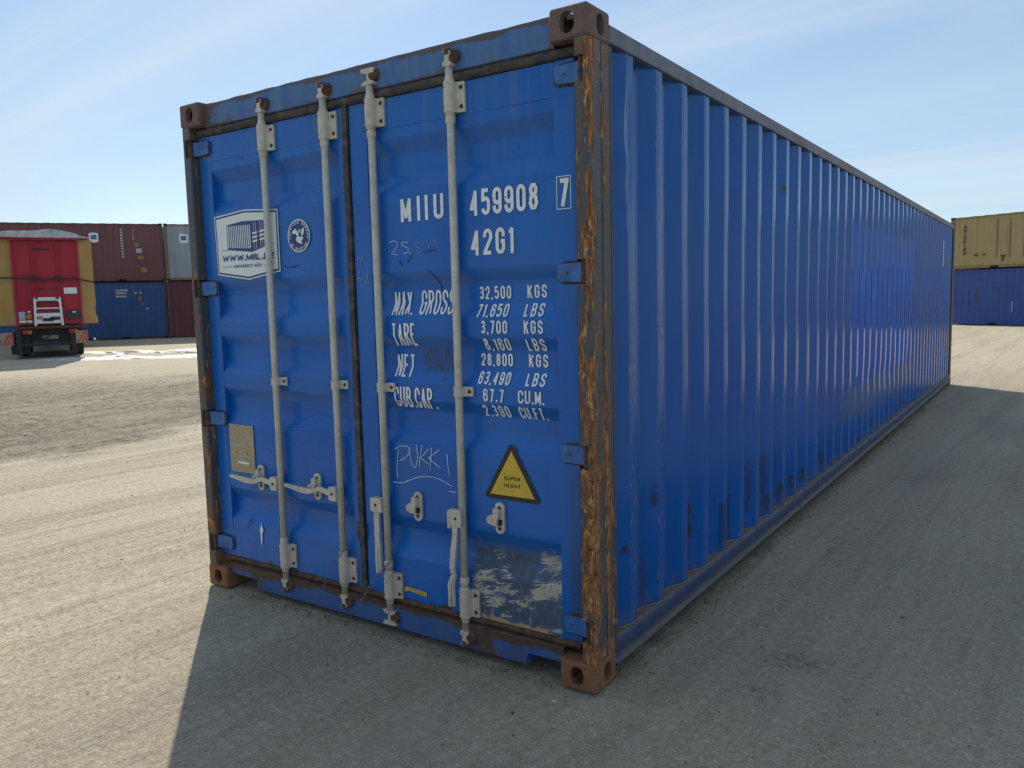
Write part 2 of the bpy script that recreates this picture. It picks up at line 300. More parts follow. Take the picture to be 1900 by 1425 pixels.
def m_ground():
    g = G('packed_dirt')
    big = g.noise(0.35, 5, 0.55); mid = g.noise(2.2, 7, 0.68); fine = g.noise(30, 7, 0.8); grit = g.noise(120, 4, 0.75)
    # tyre sweeps that run away up the yard
    pr = g.rot(R(-88)); wv = g.vec(0.10, 2.0, 0, src=pr)
    tr = g.noise(1.0, 7, 0.66, wv, 0.6)
    tr2 = g.noise(1.0, 6, 0.65, g.vec(0.35, 8.0, 0, src=pr, off=(5, 3, 0)), 0.6)
    pr3 = g.rot(R(-58)); tr3 = g.noise(1.0, 6, 0.65, g.vec(0.25, 5.5, 0, src=pr3, off=(1, 8, 0)), 0.5)
    c = g.mix(g.step(big, 0.35, 0.65), (0.392, 0.338, 0.232), (0.465, 0.405, 0.290))
    c = g.mix(g.step(mid, 0.40, 0.66, 0, 0.5), c, (0.440, 0.390, 0.290))
    c = g.mix(g.step(tr, 0.50, 0.62, 0, 0.55), c, (0.275, 0.230, 0.150))
    c = g.mix(g.mul(g.step(tr2, 0.52, 0.63), 0.5), c, (0.25, 0.205, 0.135))
    c = g.mix(g.mul(g.step(tr3, 0.58, 0.68), 0.30), c, (0.25, 0.21, 0.14))
    sr = g.t.nodes.new('ShaderNodeSeparateXYZ'); g.t.links.new(pr, sr.inputs[0])
    bb_ = g.add(sr.outputs[1], g.mul(g.math('SINE', g.mul(sr.outputs[0], 0.35)), 0.25)); ruts = None
    for c_, ww in ((0.75, .5), (1.05, .4), (2.15, .9), (2.45, .6), (3.6, .7), (4.2, .5), (-3.2, .3), (-3.9, .25)):
        q = g.mul(g.step(g.math('ABSOLUTE', g.add(bb_, -c_)), 0.14, 0.03), ww); ruts = q if ruts is None else g.math('MAXIMUM', ruts, q)
    ruts = g.mul(ruts, g.step(g.noise(1.0, 5, 0.7, g.vec(0.8, 4, 0, src=pr, off=(9, 2, 0))), 0.40, 0.60))
    c = g.mix(g.mul(ruts, 0.8), c, (0.195, 0.160, 0.105))
    # loose, coarse, damp band further off on the left
    d1 = g.add(g.mul(g.x, 0.565), g.mul(g.y, -0.825))
    wob = g.step(g.noise(0.45, 6, 0.6), 0, 1, -1, 1)
    coarse = g.mul(g.step(g.add(d1, g.mul(wob, 4.0)), -15.5, -11.5), g.step(g.add(g.x, g.mul(wob, 2.2)), -5.6, -4.7, 1, 0))
    lum = g.noise(7, 8, 0.8, g.vec(1, 1, 1)); blot = g.noise(1.0, 6, 0.65, g.vec(0.7, 2.0, 0, src=pr))
    c = g.mix(g.mul(g.mul(coarse, g.step(lum, 0.44, 0.60, 1.0, 0.15)), g.step(blot, 0.42, 0.62, 1.0, 0.35)), c, (0.105, 0.082, 0.055))
    # greyer asphalt by the container, its colour darkened and warmed to carry the shade
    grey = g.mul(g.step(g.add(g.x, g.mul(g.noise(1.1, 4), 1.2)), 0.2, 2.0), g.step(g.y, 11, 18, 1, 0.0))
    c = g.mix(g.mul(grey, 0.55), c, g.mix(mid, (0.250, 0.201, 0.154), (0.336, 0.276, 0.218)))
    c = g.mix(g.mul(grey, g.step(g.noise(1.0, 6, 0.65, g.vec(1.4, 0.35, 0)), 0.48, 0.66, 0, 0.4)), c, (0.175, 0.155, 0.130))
    dmp = g.step(grey, 0, 1, 1.0, 0.6)  # weaker grit contrast, painted into the zone where the shade falls
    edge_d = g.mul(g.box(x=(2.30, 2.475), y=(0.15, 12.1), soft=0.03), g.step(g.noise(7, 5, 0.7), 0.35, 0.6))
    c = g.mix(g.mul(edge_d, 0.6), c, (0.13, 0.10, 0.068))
    # grit
    c = g.mix(g.mul(dmp, g.step(fine, 0.475, 0.40, 0, 0.55)), c, (0.16, 0.135, 0.095))
    c = g.mix(g.mul(dmp, g.step(fine, 0.525, 0.61, 0, 0.50)), c, (0.60, 0.55, 0.45))
    c = g.mix(g.mul(dmp, g.step(grit, 0.445, 0.37, 0, 0.70)), c, (0.09, 0.078, 0.06))
    c = g.mix(g.mul(dmp, g.step(grit, 0.55, 0.64, 0, 0.50)), c, (0.66, 0.62, 0.52))
    # oily spots and a tread print
    sp = g.mul(g.box(x=(2.93, 3.12), y=(0.62, 0.78), soft=0.05), g.step(g.noise(22, 5, 0.7), 0.42, 0.58))
    sp2 = g.mul(g.box(x=(2.90, 3.02), y=(0.30, 0.42), soft=0.05), g.step(g.noise(22, 5, 0.7), 0.45, 0.6))
    tw = g.t.nodes.new('ShaderNodeTexWave'); tw.wave_type = 'BANDS'; tw.bands_direction = 'X'; tw.inputs['Scale'].default_value = 9.5; tw.inputs['Distortion'].default_value = 2.0
    g.t.links.new(g.rot(R(35)), tw.inputs['Vector'])
    tp = g.mul(g.mul(g.box(x=(2.50, 2.64), y=(0.14, 0.46), soft=0.06), g.step(tw.outputs[1], 0.50, 0.9)), g.step(g.noise(24, 5, 0.7), 0.42, 0.62))
    c = g.mix(g.mul(g.math('MAXIMUM', g.math('MAXIMUM', sp, sp2), g.mul(tp, 0.55)), 0.55), c, (0.06, 0.055, 0.05))
    h = g.add(g.mul(fine, 0.5), g.mul(grit, 0.25))
    nb = g.bump(h, 0.8, 0.014, g.bump(g.mul(lum, coarse), 0.8, 0.09, g.bump(g.add(g.mul(mid, 0.7), g.add(g.mul(tr, 0.8), g.mul(tr2, 0.3))), 0.6, 0.05)))
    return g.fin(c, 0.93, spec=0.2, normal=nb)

MD, MS, MP, MC = m_door(), m_side(), m_post(), m_cast()
MTR = m_rail('top_rail_paint', (0.095, 0.112, 0.160), (0.155, 0.160, 0.185), 0.75)
def m_brail():
    g = G('bottom_rail_paint'); v = g.noise(1, 6, 0.65, g.vec(14, 14, 5))
    c = g.mix(g.step(v, 0.35, 0.65), (0.022, 0.045, 0.120), (0.045, 0.065, 0.120))
    d = g.math('MAXIMUM', g.step(g.z, 0.070, 0.105, 0.9, 0.0), g.step(g.z, 0.148, 0.166, 0.0, 0.85))
    c = g.mix(g.mul(d, g.step(g.noise(9, 5), 0.30, 0.55, 0.35, 1)), c, g.mix(g.noise(40, 4), (0.07, 0.058, 0.042), (0.14, 0.112, 0.082)))
    return g.fin(c, 0.6, spec=0.4, normal=g.bump(g.noise(60, 4), 0.25, 0.003, g.bump(g.noise(3, 3), 0.4, 0.02)))
MBR = m_brail()
MSL, MHD, MG, MRB, MT = m_sill(), m_header(), m_galv(), m_rubber(), m_text()
MBOLT = m_plain('rusty_bolt', (0.085, 0.032, 0.020), 0.8, var=0.5, sc_=60)
MRUST = m_plain('bare_rust', (0.085, 0.045, 0.028), 0.85, var=0.6, sc_=30, bump=0.4)
MHINGE = m_plain('hinge_paint', (0.028, 0.125, 0.34), 0.5, var=0.35, sc_=20, bump=0.2)
MDARK = m_plain('dark_gap', (0.012, 0.011, 0.011), 0.9)
MWHITE = m_plain('sticker_white', (0.70, 0.73, 0.72), 0.45, var=0.04)
MNAVY = m_plain('sticker_navy', (0.018, 0.035, 0.17), 0.45, var=0.1)
MBLK = m_plain('sticker_black', (0.020, 0.016, 0.014), 0.5, var=0.2)
MYEL = m_plain('sticker_yellow', (0.62, 0.40, 0.035), 0.5, var=0.12, sc_=30)
MPLATE = m_plain('approval_plate_face', (0.36, 0.29, 0.17), 0.6, var=0.22, sc_=60)
MCHALK = m_plain('chalk_scratch', (0.50, 0.58, 0.68), 0.8, var=0.35, sc_=50)
MCHALK2 = m_plain('faint_chalk_scratch', (0.26, 0.30, 0.36), 0.8, var=0.5, sc_=50)
MWIRE = m_plain('rusty_wire', (0.22, 0.17, 0.12), 0.7, var=0.4, sc_=80)

# ------------------------------------------------------------------ mesh helpers
def me_from(name, vs, fs, mats, midx=None, smooth=False):
    me = bpy.data.meshes.new(name); me.from_pydata([tuple(v) for v in vs], [], fs); me.update()
    for m in mats: me.materials.append(m)
    if midx: me.polygons.foreach_set('material_index', midx)
    if smooth: me.polygons.foreach_set('use_smooth', [True]*len(me.polygons))
    return me
class MB:
    def __init__(s): s.v = []; s.f = []; s.m = []; s.mats = []; s.sm = []
    def mi(s, mat):
        if mat not in s.mats: s.mats.append(mat)
        return s.mats.index(mat)
    def add(s, vs, fs, mat, smooth=False):
        o = len(s.v); s.v += [tuple(v) for v in vs]; i = s.mi(mat)
        for f_ in fs: s.f.append([k+o for k in f_]); s.m.append(i); s.sm.append(smooth)
    def box(s, a, b, mat, bev=0.0):
        x0, y0, z0 = a; x1, y1, z1 = b
        if bev > 0:
            bm = bmesh.new(); bmesh.ops.create_cube(bm, size=1)
            for v in bm.verts: v.co = Vector(((x0+x1)/2+v.co.x*(x1-x0), (y0+y1)/2+v.co.y*(y1-y0), (z0+z1)/2+v.co.z*(z1-z0)))
            bmesh.ops.bevel(bm, geom=bm.edges[:], offset=bev, segments=2, profile=0.5, affect='EDGES')
            bm.verts.index_update(); s.add([v.co for v in bm.verts], [[v.index for v in f_.verts] for f_ in bm.faces], mat); bm.free(); return
        vs = [(x0,y0,z0),(x1,y0,z0),(x1,y1,z0),(x0,y1,z0),(x0,y0,z1),(x1,y0,z1),(x1,y1,z1),(x0,y1,z1)]
        s.add(vs, [[0,3,2,1],[4,5,6,7],[0,1,5,4],[1,2,6,5],[2,3,7,6],[3,0,4,7]], mat)
    def prism(s, poly, z0, z1, mat, axis='z', smooth=False):
        """closed 2D outline extruded along an axis"""
        def P(a, b, c):
            return (a, b, c) if axis == 'z' else ((a, c, b) if axis == 'y' else (c, a, b))
        n = len(poly); vs = [P(a, b, z0) for a, b in poly]+[P(a, b, z1) for a, b in poly]
        fs = [[i, (i+1) % n, n+(i+1) % n, n+i] for i in range(n)]
        s.add(vs, fs, mat, smooth); s.add(vs, [list(range(n))[::-1], list(range(n, 2*n))], mat)
    def lathe(s, prof, cx, cy, mat, seg=20, axis='z'):
        """profile of (radius, height)"""
        vs = []; fs = []
        for r_, h in prof:
            for k in range(seg):
                a = 2*math.pi*k/seg; p, q = r_*math.cos(a), r_*math.sin(a)
                vs.append((cx+p, cy+q, h) if axis == 'z' else (cx+p, h, cy+q))
        for i in range(len(prof)-1):
            for k in range(seg):
                a, b = i*seg+k, i*seg+(k+1) % seg; fs.append([a, b, b+seg, a+seg])
        s.add(vs, fs, mat, True)
        s.add(vs[:seg]+vs[-seg:], [list(range(seg))[::-1], list(range(seg, 2*seg))], mat)
    def tube(s, pts, r_, mat, seg=8):
        pts = [Vector(p) for p in pts]; vs = []; fs = []; n = len(pts)
        rr = r_ if isinstance(r_, (list, tuple)) else [r_]*n
        for i, p in enumerate(pts):
            t = (pts[min(i+1, n-1)]-pts[max(i-1, 0)]).normalized()
            a = t.orthogonal().normalized() if i == 0 else (a-t*a.dot(t)).normalized()
            b = t.cross(a)
            for k in range(seg):
                th = 2*math.pi*k/seg; vs.append(p+(a*math.cos(th)+b*math.sin(th))*rr[i])
        for i in range(n-1):
            for k in range(seg):
                fs.append([i*seg+k, i*seg+(k+1) % seg, (i+1)*seg+(k+1) % seg, (i+1)*seg+k])
        s.add(vs, fs, mat, True); s.add(vs[:seg]+vs[-seg:], [list(range(seg))[::-1], list(range(seg, 2*seg))], mat)
    def bar(s, pts, wz, ty, mat):
        """flat bar along a path: wz = width across in the xz plane, ty = thickness along y; values may be lists"""
        n = len(pts); W_ = wz if isinstance(wz, list) else [wz]*n; T_ = ty if isinstance(ty, list) else [ty]*n
        vs = []; P = [Vector(p) for p in pts]
        for i, p in enumerate(P):
            t = P[min(i+1, n-1)]-P[max(i-1, 0)]; nn = Vector((-t.z, 0, t.x)).normalized()*W_[i]/2; q = Vector((0, T_[i]/2, 0))
            vs += [p+nn-q, p-nn-q, p-nn+q, p+nn+q]
        fs = [[3, 2, 1, 0], [4*n-4, 4*n-3, 4*n-2, 4*n-1]]
        for i in range(n-1):
            for k in range(4): fs.append([4*i+k, 4*i+(k+1) % 4, 4*i+4+(k+1) % 4, 4*i+4+k])
        s.add(vs, fs, mat)
    def mesh(s, name):
        me = me_from(name, s.v, s.f, s.mats, s.m); me.polygons.foreach_set('use_smooth', s.sm); return me
def link(name, me, parent=None, pinv=None):
    o = bpy.data.objects.new(name, me); COL.objects.link(o)
    if parent is not None:
        o.parent = parent
        if pinv is not None: o.matrix_parent_inverse = pinv
    return o
def tag(o, label, cat, group=None):
    o['label'] = label; o['category'] = cat
    if group: o['group'] = group
    return o

# ------------------------------------------------------------------ stroke lettering
def arc(cx, cy, rx, ry, a0, a1, n=7): return [(cx+rx*math.cos(R(a0+(a1-a0)*i/n)), cy+ry*math.sin(R(a0+(a1-a0)*i/n))) for i in range(n+1)]
c2 = 0.17
GL = {
 'M': (1.15, [[(0,0),(0,1),(.575,.12),(1.15,1),(1.15,0)]]), 'I': (0.0, [[(0,0),(0,1)]]), '|': (0.0, [[(0,0),(0,1)]]),
 'U': (1, [[(0,1)]+arc(.5,.2,.5,.2,180,360)+[(1,1)]]), 'A': (1, [[(0,0),(.5,1),(1,0)],[(.16,.30),(.84,.30)]]),
 'X': (1, [[(0,0),(1,1)],[(0,1),(1,0)]]), 'T': (1, [[(0,1),(1,1)],[(.5,.93),(.5,0)]]), 'E': (.85, [[(.85,1),(0,1),(0,0),(.85,0)],[(.05,.52),(.72,.52)]]),
 'N': (1, [[(0,0),(0,1),(1,0),(1,1)]]), 'L': (.8, [[(0,1),(0,0),(.8,0)]]), 'F': (.85, [[(.85,1),(0,1),(0,0)],[(.05,.52),(.72,.52)]]),
 'K': (1, [[(0,0),(0,1)],[(1,1),(.08,.42)],[(.36,.58),(1,0)]]), 'H': (1, [[(0,0),(0,1)],[(1,0),(1,1)],[(.05,.5),(.95,.5)]]),
 'R': (1, [[(0,0),(0,1)]+arc(.5,.77,.5,.23,90,-90)+[(.05,.54)],[(.45,.52),(1,0)]]), 'P': (1, [[(0,0),(0,1)]+arc(.5,.75,.5,.25,90,-90)+[(.05,.5)]]),
 'B': (1, [[(0,.52),(0,1)]+arc(.55,.76,.42,.24,90,-90)+[(.05,.52)],[(0,.55),(0,0)]+arc(.5,.26,.5,.26,-90,90)]),
 'D': (1, [[(0,0),(0,1)]+arc(.4,.78,.6,.22,90,0)+arc(.4,.22,.6,.22,0,-90)+[(0,0)]]),
 'O': (1, ['C']+[arc(.5,.8,.5,.2,0,180)+arc(.5,.2,.5,.2,180,360)]), '0': (1, ['C']+[arc(.5,.8,.5,.2,0,180)+arc(.5,.2,.5,.2,180,360)]),
 'C': (1, [[(1,.68)]+arc(.5,.8,.5,.2,0,180)+arc(.5,.2,.5,.2,180,360)+[(1,.32)]]),
 'G': (1, [[(1,.68)]+arc(.5,.8,.5,.2,0,180)+arc(.5,.2,.5,.2,180,360)+[(1,.48),(.55,.48)]]),
 'S': (1, [[(1,.72)]+arc(.5,.8,.5,.2,0,180)+[(.02,.68),(.2,.56),(.8,.44),(.98,.32)]+arc(.5,.2,.5,.2,0,-180)+[(0,.28)]]),
 'W': (1.3, [[(0,1),(.3,0),(.65,.9),(1,0),(1.3,1)]]), 'Y': (1, [[(0,1),(.5,.45),(1,1)],[(.5,.47),(.5,0)]]), 'V': (1, [[(0,1),(.5,0),(1,1)]]),
 '.': (0.0, ['D']), ',': (0.0, [[(0,.06),(-.12,-.14)]]), ' ': (.7, []), '-': (.6, [[(0,.5),(.6,.5)]]),
 '1': (.35, [[(0,.80),(.35,1),(.35,0)]]), '2': (1, [[(0,.70)]+arc(.5,.78,.5,.22,180,0)+[(1,.66),(.02,.06),(.0,0),(1,0)]]),
 '3': (1, [arc(.5,.77,.48,.23,160,-90)+arc(.5,.27,.5,.27,90,-160)]), '4': (1, [[(.72,0),(.72,1),(0,.26),(1,.26)]]),
 '5': (1, [[(.95,1),(.08,1),(.02,.54),(.1,.6)]+arc(.5,.44,.5,.2,90,0)+arc(.5,.2,.5,.2,0,-180)]),
 '6': (1, [[(1,.72)]+arc(.5,.8,.5,.2,0,180)+arc(.5,.2,.5,.2,180,360)+[(1,.38)], arc(.5,.40,.5,.2,-2,172)]),
 '7': (1, [[(0,1),(1,1),(.32,0)]]), '8': (1, ['C', arc(.5,.78,.44,.22,-90,270)[:-1], arc(.5,.28,.5,.28,90,450)[:-1]]),
 '9': (1, [[(0,.28)]+arc(.5,.2,.5,.2,180,360)+arc(.5,.8,.5,.2,0,180)+[(0,.62)], arc(.5,.60,.5,.2,182,352)]),
}
def ribbon(pts, wd, closed=False, maxseg=None):
    P = [Vector(p) for p in pts]
    if closed: P.append(P[0].copy())
    if maxseg:
        Q = [P[0]]
        for a, b in zip(P, P[1:]):
            k = max(1, int(math.ceil((b-a).length/maxseg)))
            for i in range(1, k+1): Q.append(a.lerp(b, i/k))
        P = Q
    P = [p for i, p in enumerate(P) if i == 0 or (p-P[i-1]).length > 1e-6]
    n = len(P); vs = []
    for i, p in enumerate(P):
        if closed: a, b = P[(i-1) % (n-1)] if i > 0 else P[n-2], P[i+1] if i < n-1 else P[1]
        else: a, b = P[max(i-1, 0)], P[min(i+1, n-1)]
        d1 = (p-a) if (p-a).length > 1e-9 else (b-p); d2 = (b-p) if (b-p).length > 1e-9 else (p-a)
        d1 = d1.normalized(); d2 = d2.normalized(); n1 = Vector((-d1.y, d1.x)); n2 = Vector((-d2.y, d2.x))
        m = (n1+n2); m = m.normalized() if m.length > 1e-6 else n1
        k = 1/max(0.38, m.dot(n1)); vs += [p+m*wd/2*k, p-m*wd/2*k]
    return vs, [[2*i, 2*i+1, 2*i+3, 2*i+2] for i in range(n-1)]
def add_text(mb, txt, x0, x1, z0, z1, st, mapper, mat, slant=0.0, gap=0.42, adv=None, conform=True, layer=0):
    """condensed sign-writer capitals; x0..x1 and z0..z1 are the outer limits of the line"""
    tot = 0; gw = []
    for ch in txt: gw.append(GL[ch][0]); tot += GL[ch][0]
    n = len(txt); hw = st/2
    # width budget: glyph widths*W + (n-1)*(gap*W+st)
    W_ = (x1-x0-st-(n-1)*st)/max(1e-6, tot+(n-1)*gap) if tot+(n-1)*gap > 0 else 0.0
    x = x0+hw; zb, zh = z0+hw, (z1-z0-st); lay = layer*0.0002
    for ch, gwid in zip(txt, gw):
        closed = False
        for s_ in GL[ch][1]:
            if s_ == 'C': closed = True; continue
            if s_ == 'D': pts = [(0, -.0), (0, st/zh*0.95)]; pts = [(0, -hw/zh), (0, st/zh-hw/zh)]
            else: pts = s_
            q = []
            for a, b in pts:
                zz_ = zb+b*zh; q.append((x+a*W_+slant*(zz_-z0), zz_))
            # square cut ends reach the outer limit
            if not closed and s_ != 'D':
                if abs(pts[0][1]) in (0, 1) and abs(pts[0][0]-pts[1][0]) < 0.6 and ch not in 'ETFLSCG5720Z': q[0] = (q[0][0], q[0][1]+(hw if pts[0][1] == 1 else -hw))
                if abs(pts[-1][1]) in (0, 1) and abs(pts[-1][0]-pts[-2][0]) < 0.7 and ch not in 'EZLDRBP2': q[-1] = (q[-1][0], q[-1][1]+(hw if pts[-1][1] == 1 else -hw))
            pcs = [q]
            if not closed and len(q) > 2:      # cut the stroke at sharp corners so it never folds over itself
                pcs = []; cur = [q[0]]
                for i in range(1, len(q)-1):
                    p = Vector(q[i]); d1 = (p-Vector(q[i-1])).normalized(); d2 = (Vector(q[i+1])-p).normalized(); t_ = d1.angle(d2, 0)
                    if t_ > R(50):
                        e = hw*min(1.0, math.tan(min(t_, 2.6)/2)); e = e if t_ < R(110) else hw*0.25
                        cur.append(tuple(p+d1*e)); pcs.append(cur); cur = [tuple(p-d2*e)]
                    else: cur.append(q[i])
                cur.append(q[-1]); pcs.append(cur)
            for pc in pcs:
                vs, fs = ribbon(pc, st if s_ != 'D' else st*1.1, closed, 0.012 if conform else None)
                lay += 0.00012
                mb.add([mapper(v.x, v.y, lay) for v in vs], fs, mat)
        x += gwid*W_+gap*W_+st
def add_line(mb, pts, wd, mapper, mat, closed=False, lay=0.0, maxseg=0.02):
    vs, fs = ribbon(pts, wd, closed, maxseg); mb.add([mapper(v.x, v.y, lay) for v in vs], fs, mat)
def add_poly(mb, pts, mapper, mat, lay=0.0): mb.add([mapper(a, b, lay) for a, b in pts], [list(range(len(pts)))], mat)

# ------------------------------------------------------------------ ground
def build_ground():
    def axis(lo, hi, c0, c1, fine):
        xs = []; x = c0
        while x < c1: xs.append(x); x += fine
        s_ = fine; x = c1
        while x < hi: xs.append(x); s_ *= 1.16; x += s_
        xs.append(hi); s_ = fine; x = c0-fine; pre = []
        while x > lo: pre.append(x); s_ *= 1.16; x -= s_
        pre.append(lo); return pre[::-1]+xs
    X = axis(-700, 700, -16, 5.5, 0.11); Y = axis(-60, 900, -2.6, 15, 0.11)
    vs = []; fs = []
    for y in Y:
        for x in X:
            d1 = 0.565*x-0.825*y
            t = 0.010*mnoise.noise(Vector((x*0.7, y*0.7, 0)))+0.004*mnoise.noise(Vector((x*3, y*3, 2)))
            k = 1.0 if (-14.5 < d1 and x < -4.9+0.4*mnoise.noise(Vector((x, y*0.5, 3)))) else 0.0
            if k: t += 0.022*mnoise.noise(Vector((x*4.5, y*4.5, 5)))+0.014*mnoise.noise(Vector((x*9, y*9, 8)))
            # shallow wheel ruts
            a = (x*math.cos(R(88))+y*math.sin(R(88))); b = (-x*math.sin(R(88))+y*math.cos(R(88)))+0.25*math.sin(a*0.35)
            for c_ in (0.75, 1.05, 2.15, 2.45, 3.6, 4.2):
                t -= 0.012*math.exp(-((b-c_)/0.10)**2)*(0.6+0.4*mnoise.noise(Vector((a, c_, 0))))
            sm_ = lambda t0, t1, v: (lambda q: q*q*(3-2*q))(max(0, min(1, (v-t0)/(t1-t0))))
            t -= 0.15*sm_(22, 36, y)*sm_(-14, -7, x)
            if -0.3 < x < 2.8 and -0.3 < y < 12.6: t = min(t, 0.0)-0.002
            vs.append((x, y, t-0.004))
    nx = len(X)
    for j in range(len(Y)-1):
        for i in range(nx-1):
            a = j*nx+i; fs.append([a, a+1, a+nx+1, a+nx])
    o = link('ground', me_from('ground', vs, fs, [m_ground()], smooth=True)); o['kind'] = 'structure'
build_ground()

def build_pebbles():
    rnd = random.Random(3); vs = []; fs = []; mats = [m_plain('dark_pebble', (0.060, 0.054, 0.046), 0.9, var=0.4, sc_=20), m_plain('pale_pebble', (0.42, 0.40, 0.36), 0.9, var=0.3, sc_=20)]
    mi = []
    ico = bmesh.new(); bmesh.ops.create_icosphere(ico, subdivisions=1, radius=1); iv = [v.co.copy() for v in ico.verts]; fi = [[v.index for v in f_.verts] for f_ in ico.faces]; ico.free()
    def put(x, y, r_, m):
        o = len(vs); a = rnd.uniform(0, 6.28); sx, sy, sz = r_*rnd.uniform(.8, 1.4), r_*rnd.uniform(.6, 1.1), r_*rnd.uniform(.5, .8)
        for v in iv:
            k = 1+rnd.uniform(-.22, .22); p = Vector((v.x*sx*k, v.y*sy*k, v.z*sz*k)); p.rotate(Matrix.Rotation(a, 3, 'Z')); vs.append((x+p.x, y+p.y, p.z+sz*0.3))
        for q in fi: fs.append([k+o for k in q]); mi.append(m)
    for _ in range(2200):
        t = rnd.random()
        if t < .55: x, y = rnd.uniform(-4, 6), rnd.uniform(-2.3, 4)
        else: x, y = rnd.uniform(-14, 7), rnd.uniform(-1, 14)
        if -0.05 < x < 2.5 and -0.05 < y < 12.3: continue
        r_ = 0.0018*math.exp(rnd.gauss(0.2, 0.5)); put(x, y, min(r_, 0.009), 0 if rnd.random() < .7 else 1)
    mats.append(m_plain('brown_pebble', (0.20, 0.16, 0.11), 0.9, var=0.4, sc_=20))
    for _ in range(5200):
        d = rnd.uniform(4.0, 14.0); s_ = rnd.uniform(-10, 8)
        x = -0.565*d+0.825*s_; y = 0.825*d+0.565*s_
        if x > -5.0+rnd.gauss(0, 0.3): continue
        put(x, y, rnd.uniform(.003, .010), 0 if rnd.random() < .3 else (1 if rnd.random() < .3 else 2))
    for _ in range(2600):
        t = rnd.random()
        if t < 0.75: x, y = 2.43+abs(rnd.gauss(0, 0.05)), rnd.uniform(0.19, 9)
        else: x, y = rnd.uniform(0.17, 2.27), 0.02-abs(rnd.gauss(0, 0.04))
        put(x, y, rnd.uniform(.0015, .0048), 0 if rnd.random() < .3 else 2)
    o = link('gravel', me_from('gravel', vs, fs, mats, mi)); o['kind'] = 'stuff'; o['label'] = 'loose grit and small stones scattered over the yard'; o['category'] = 'gravel'
build_pebbles()

# ------------------------------------------------------------------ corner casting (shared by every container)
def stadium(wd, ht, n=10):
    r_ = wd/2; k = ht/2-r_
    return [(r_*math.cos(math.pi*i/n), k+r_*math.sin(math.pi*i/n)) for i in range(n+1)]+[(r_*math.cos(math.pi+math.pi*i/n), -k+r_*math.sin(math.pi+math.pi*i/n)) for i in range(n+1)]
def casting_mesh(mat):
    """corner block, outer corner at the origin, reaching to -x, +y and +z"""
    bm = bmesh.new(); bmesh.ops.create_cube(bm, size=1)
    for v in bm.verts: v.co = Vector((-0.081+v.co.x*0.162, 0.089+v.co.y*0.178, 0.059+v.co.z*0.118))
    ed = [e for e in bm.edges if all(abs(v.co.x) < 1e-5 for v in e.verts) or all(abs(v.co.y) < 1e-5 for v in e.verts) or all(abs(v.co.z) < 1e-5 for v in e.verts)]
    bmesh.ops.bevel(bm, geom=ed, offset=0.013, segments=3, profile=0.5, affect='EDGES')
    base = bpy.data.meshes.new('corner_block'); bm.to_mesh(base); bm.free()
    ob = bpy.data.objects.new('tmp', base); COL.objects.link(ob); cut = []
    def cutter(vs, fs):
        me = bpy.data.meshes.new('cut'); me.from_pydata(vs, [], fs); bm_ = bmesh.new(); bm_.from_mesh(me)
        bmesh.ops.recalc_face_normals(bm_, faces=bm_.faces); bm_.to_mesh(me); bm_.free()
        c = bpy.data.objects.new('cut', me); COL.objects.link(c); cut.append(c)
        m = ob.modifiers.new('b', 'BOOLEAN'); m.object = c; m.operation = 'DIFFERENCE'; m.solver = 'EXACT'
    b = MB(); b.box((-0.138, 0.028, 0.030), (-0.028, 0.15, 0.095), mat); cutter(b.v, b.f)
    for pl, P, A in (('f', stadium(0.060, 0.078), 'y'), ('s', stadium(0.058, 0.078), 'x'), ('t', stadium(0.0635, 0.124), 'z')):
        b = MB()
        if A == 'y': b.prism([(x-0.084, z+0.060) for x, z in P], -0.02, 0.06, mat, 'y')
        elif A == 'x': b.prism([(x+0.100, z+0.060) for x, z in P], -0.06, 0.02, mat, 'x')
        else: b.prism([(x-0.083, y+0.089) for x, y in P], -0.02, 0.06, mat, 'z')
        cutter(b.v, b.f)
    dg = bpy.context.evaluated_depsgraph_get(); me = bpy.data.meshes.new_from_object(ob.evaluated_get(dg)); me.name = 'corner_casting'
    me.materials.clear(); me.materials.append(mat)
    for o in cut+[ob]: bpy.data.objects.remove(o)
    return me
CAST = casting_mesh(MC)
def put_castings(root, pinv, W_, L_, H_, me):
    for sx in (0, 1):
        for sy in (0, 1):
            for sz in (0, 1):
                o = link('corner_casting', me, root, pinv)
                o.location = (W_ if sx else 0, L_ if sy else 0, H_ if sz else 0)
                o.scale = (1 if sx else -1, -1 if sy else 1, -1 if sz else 1)

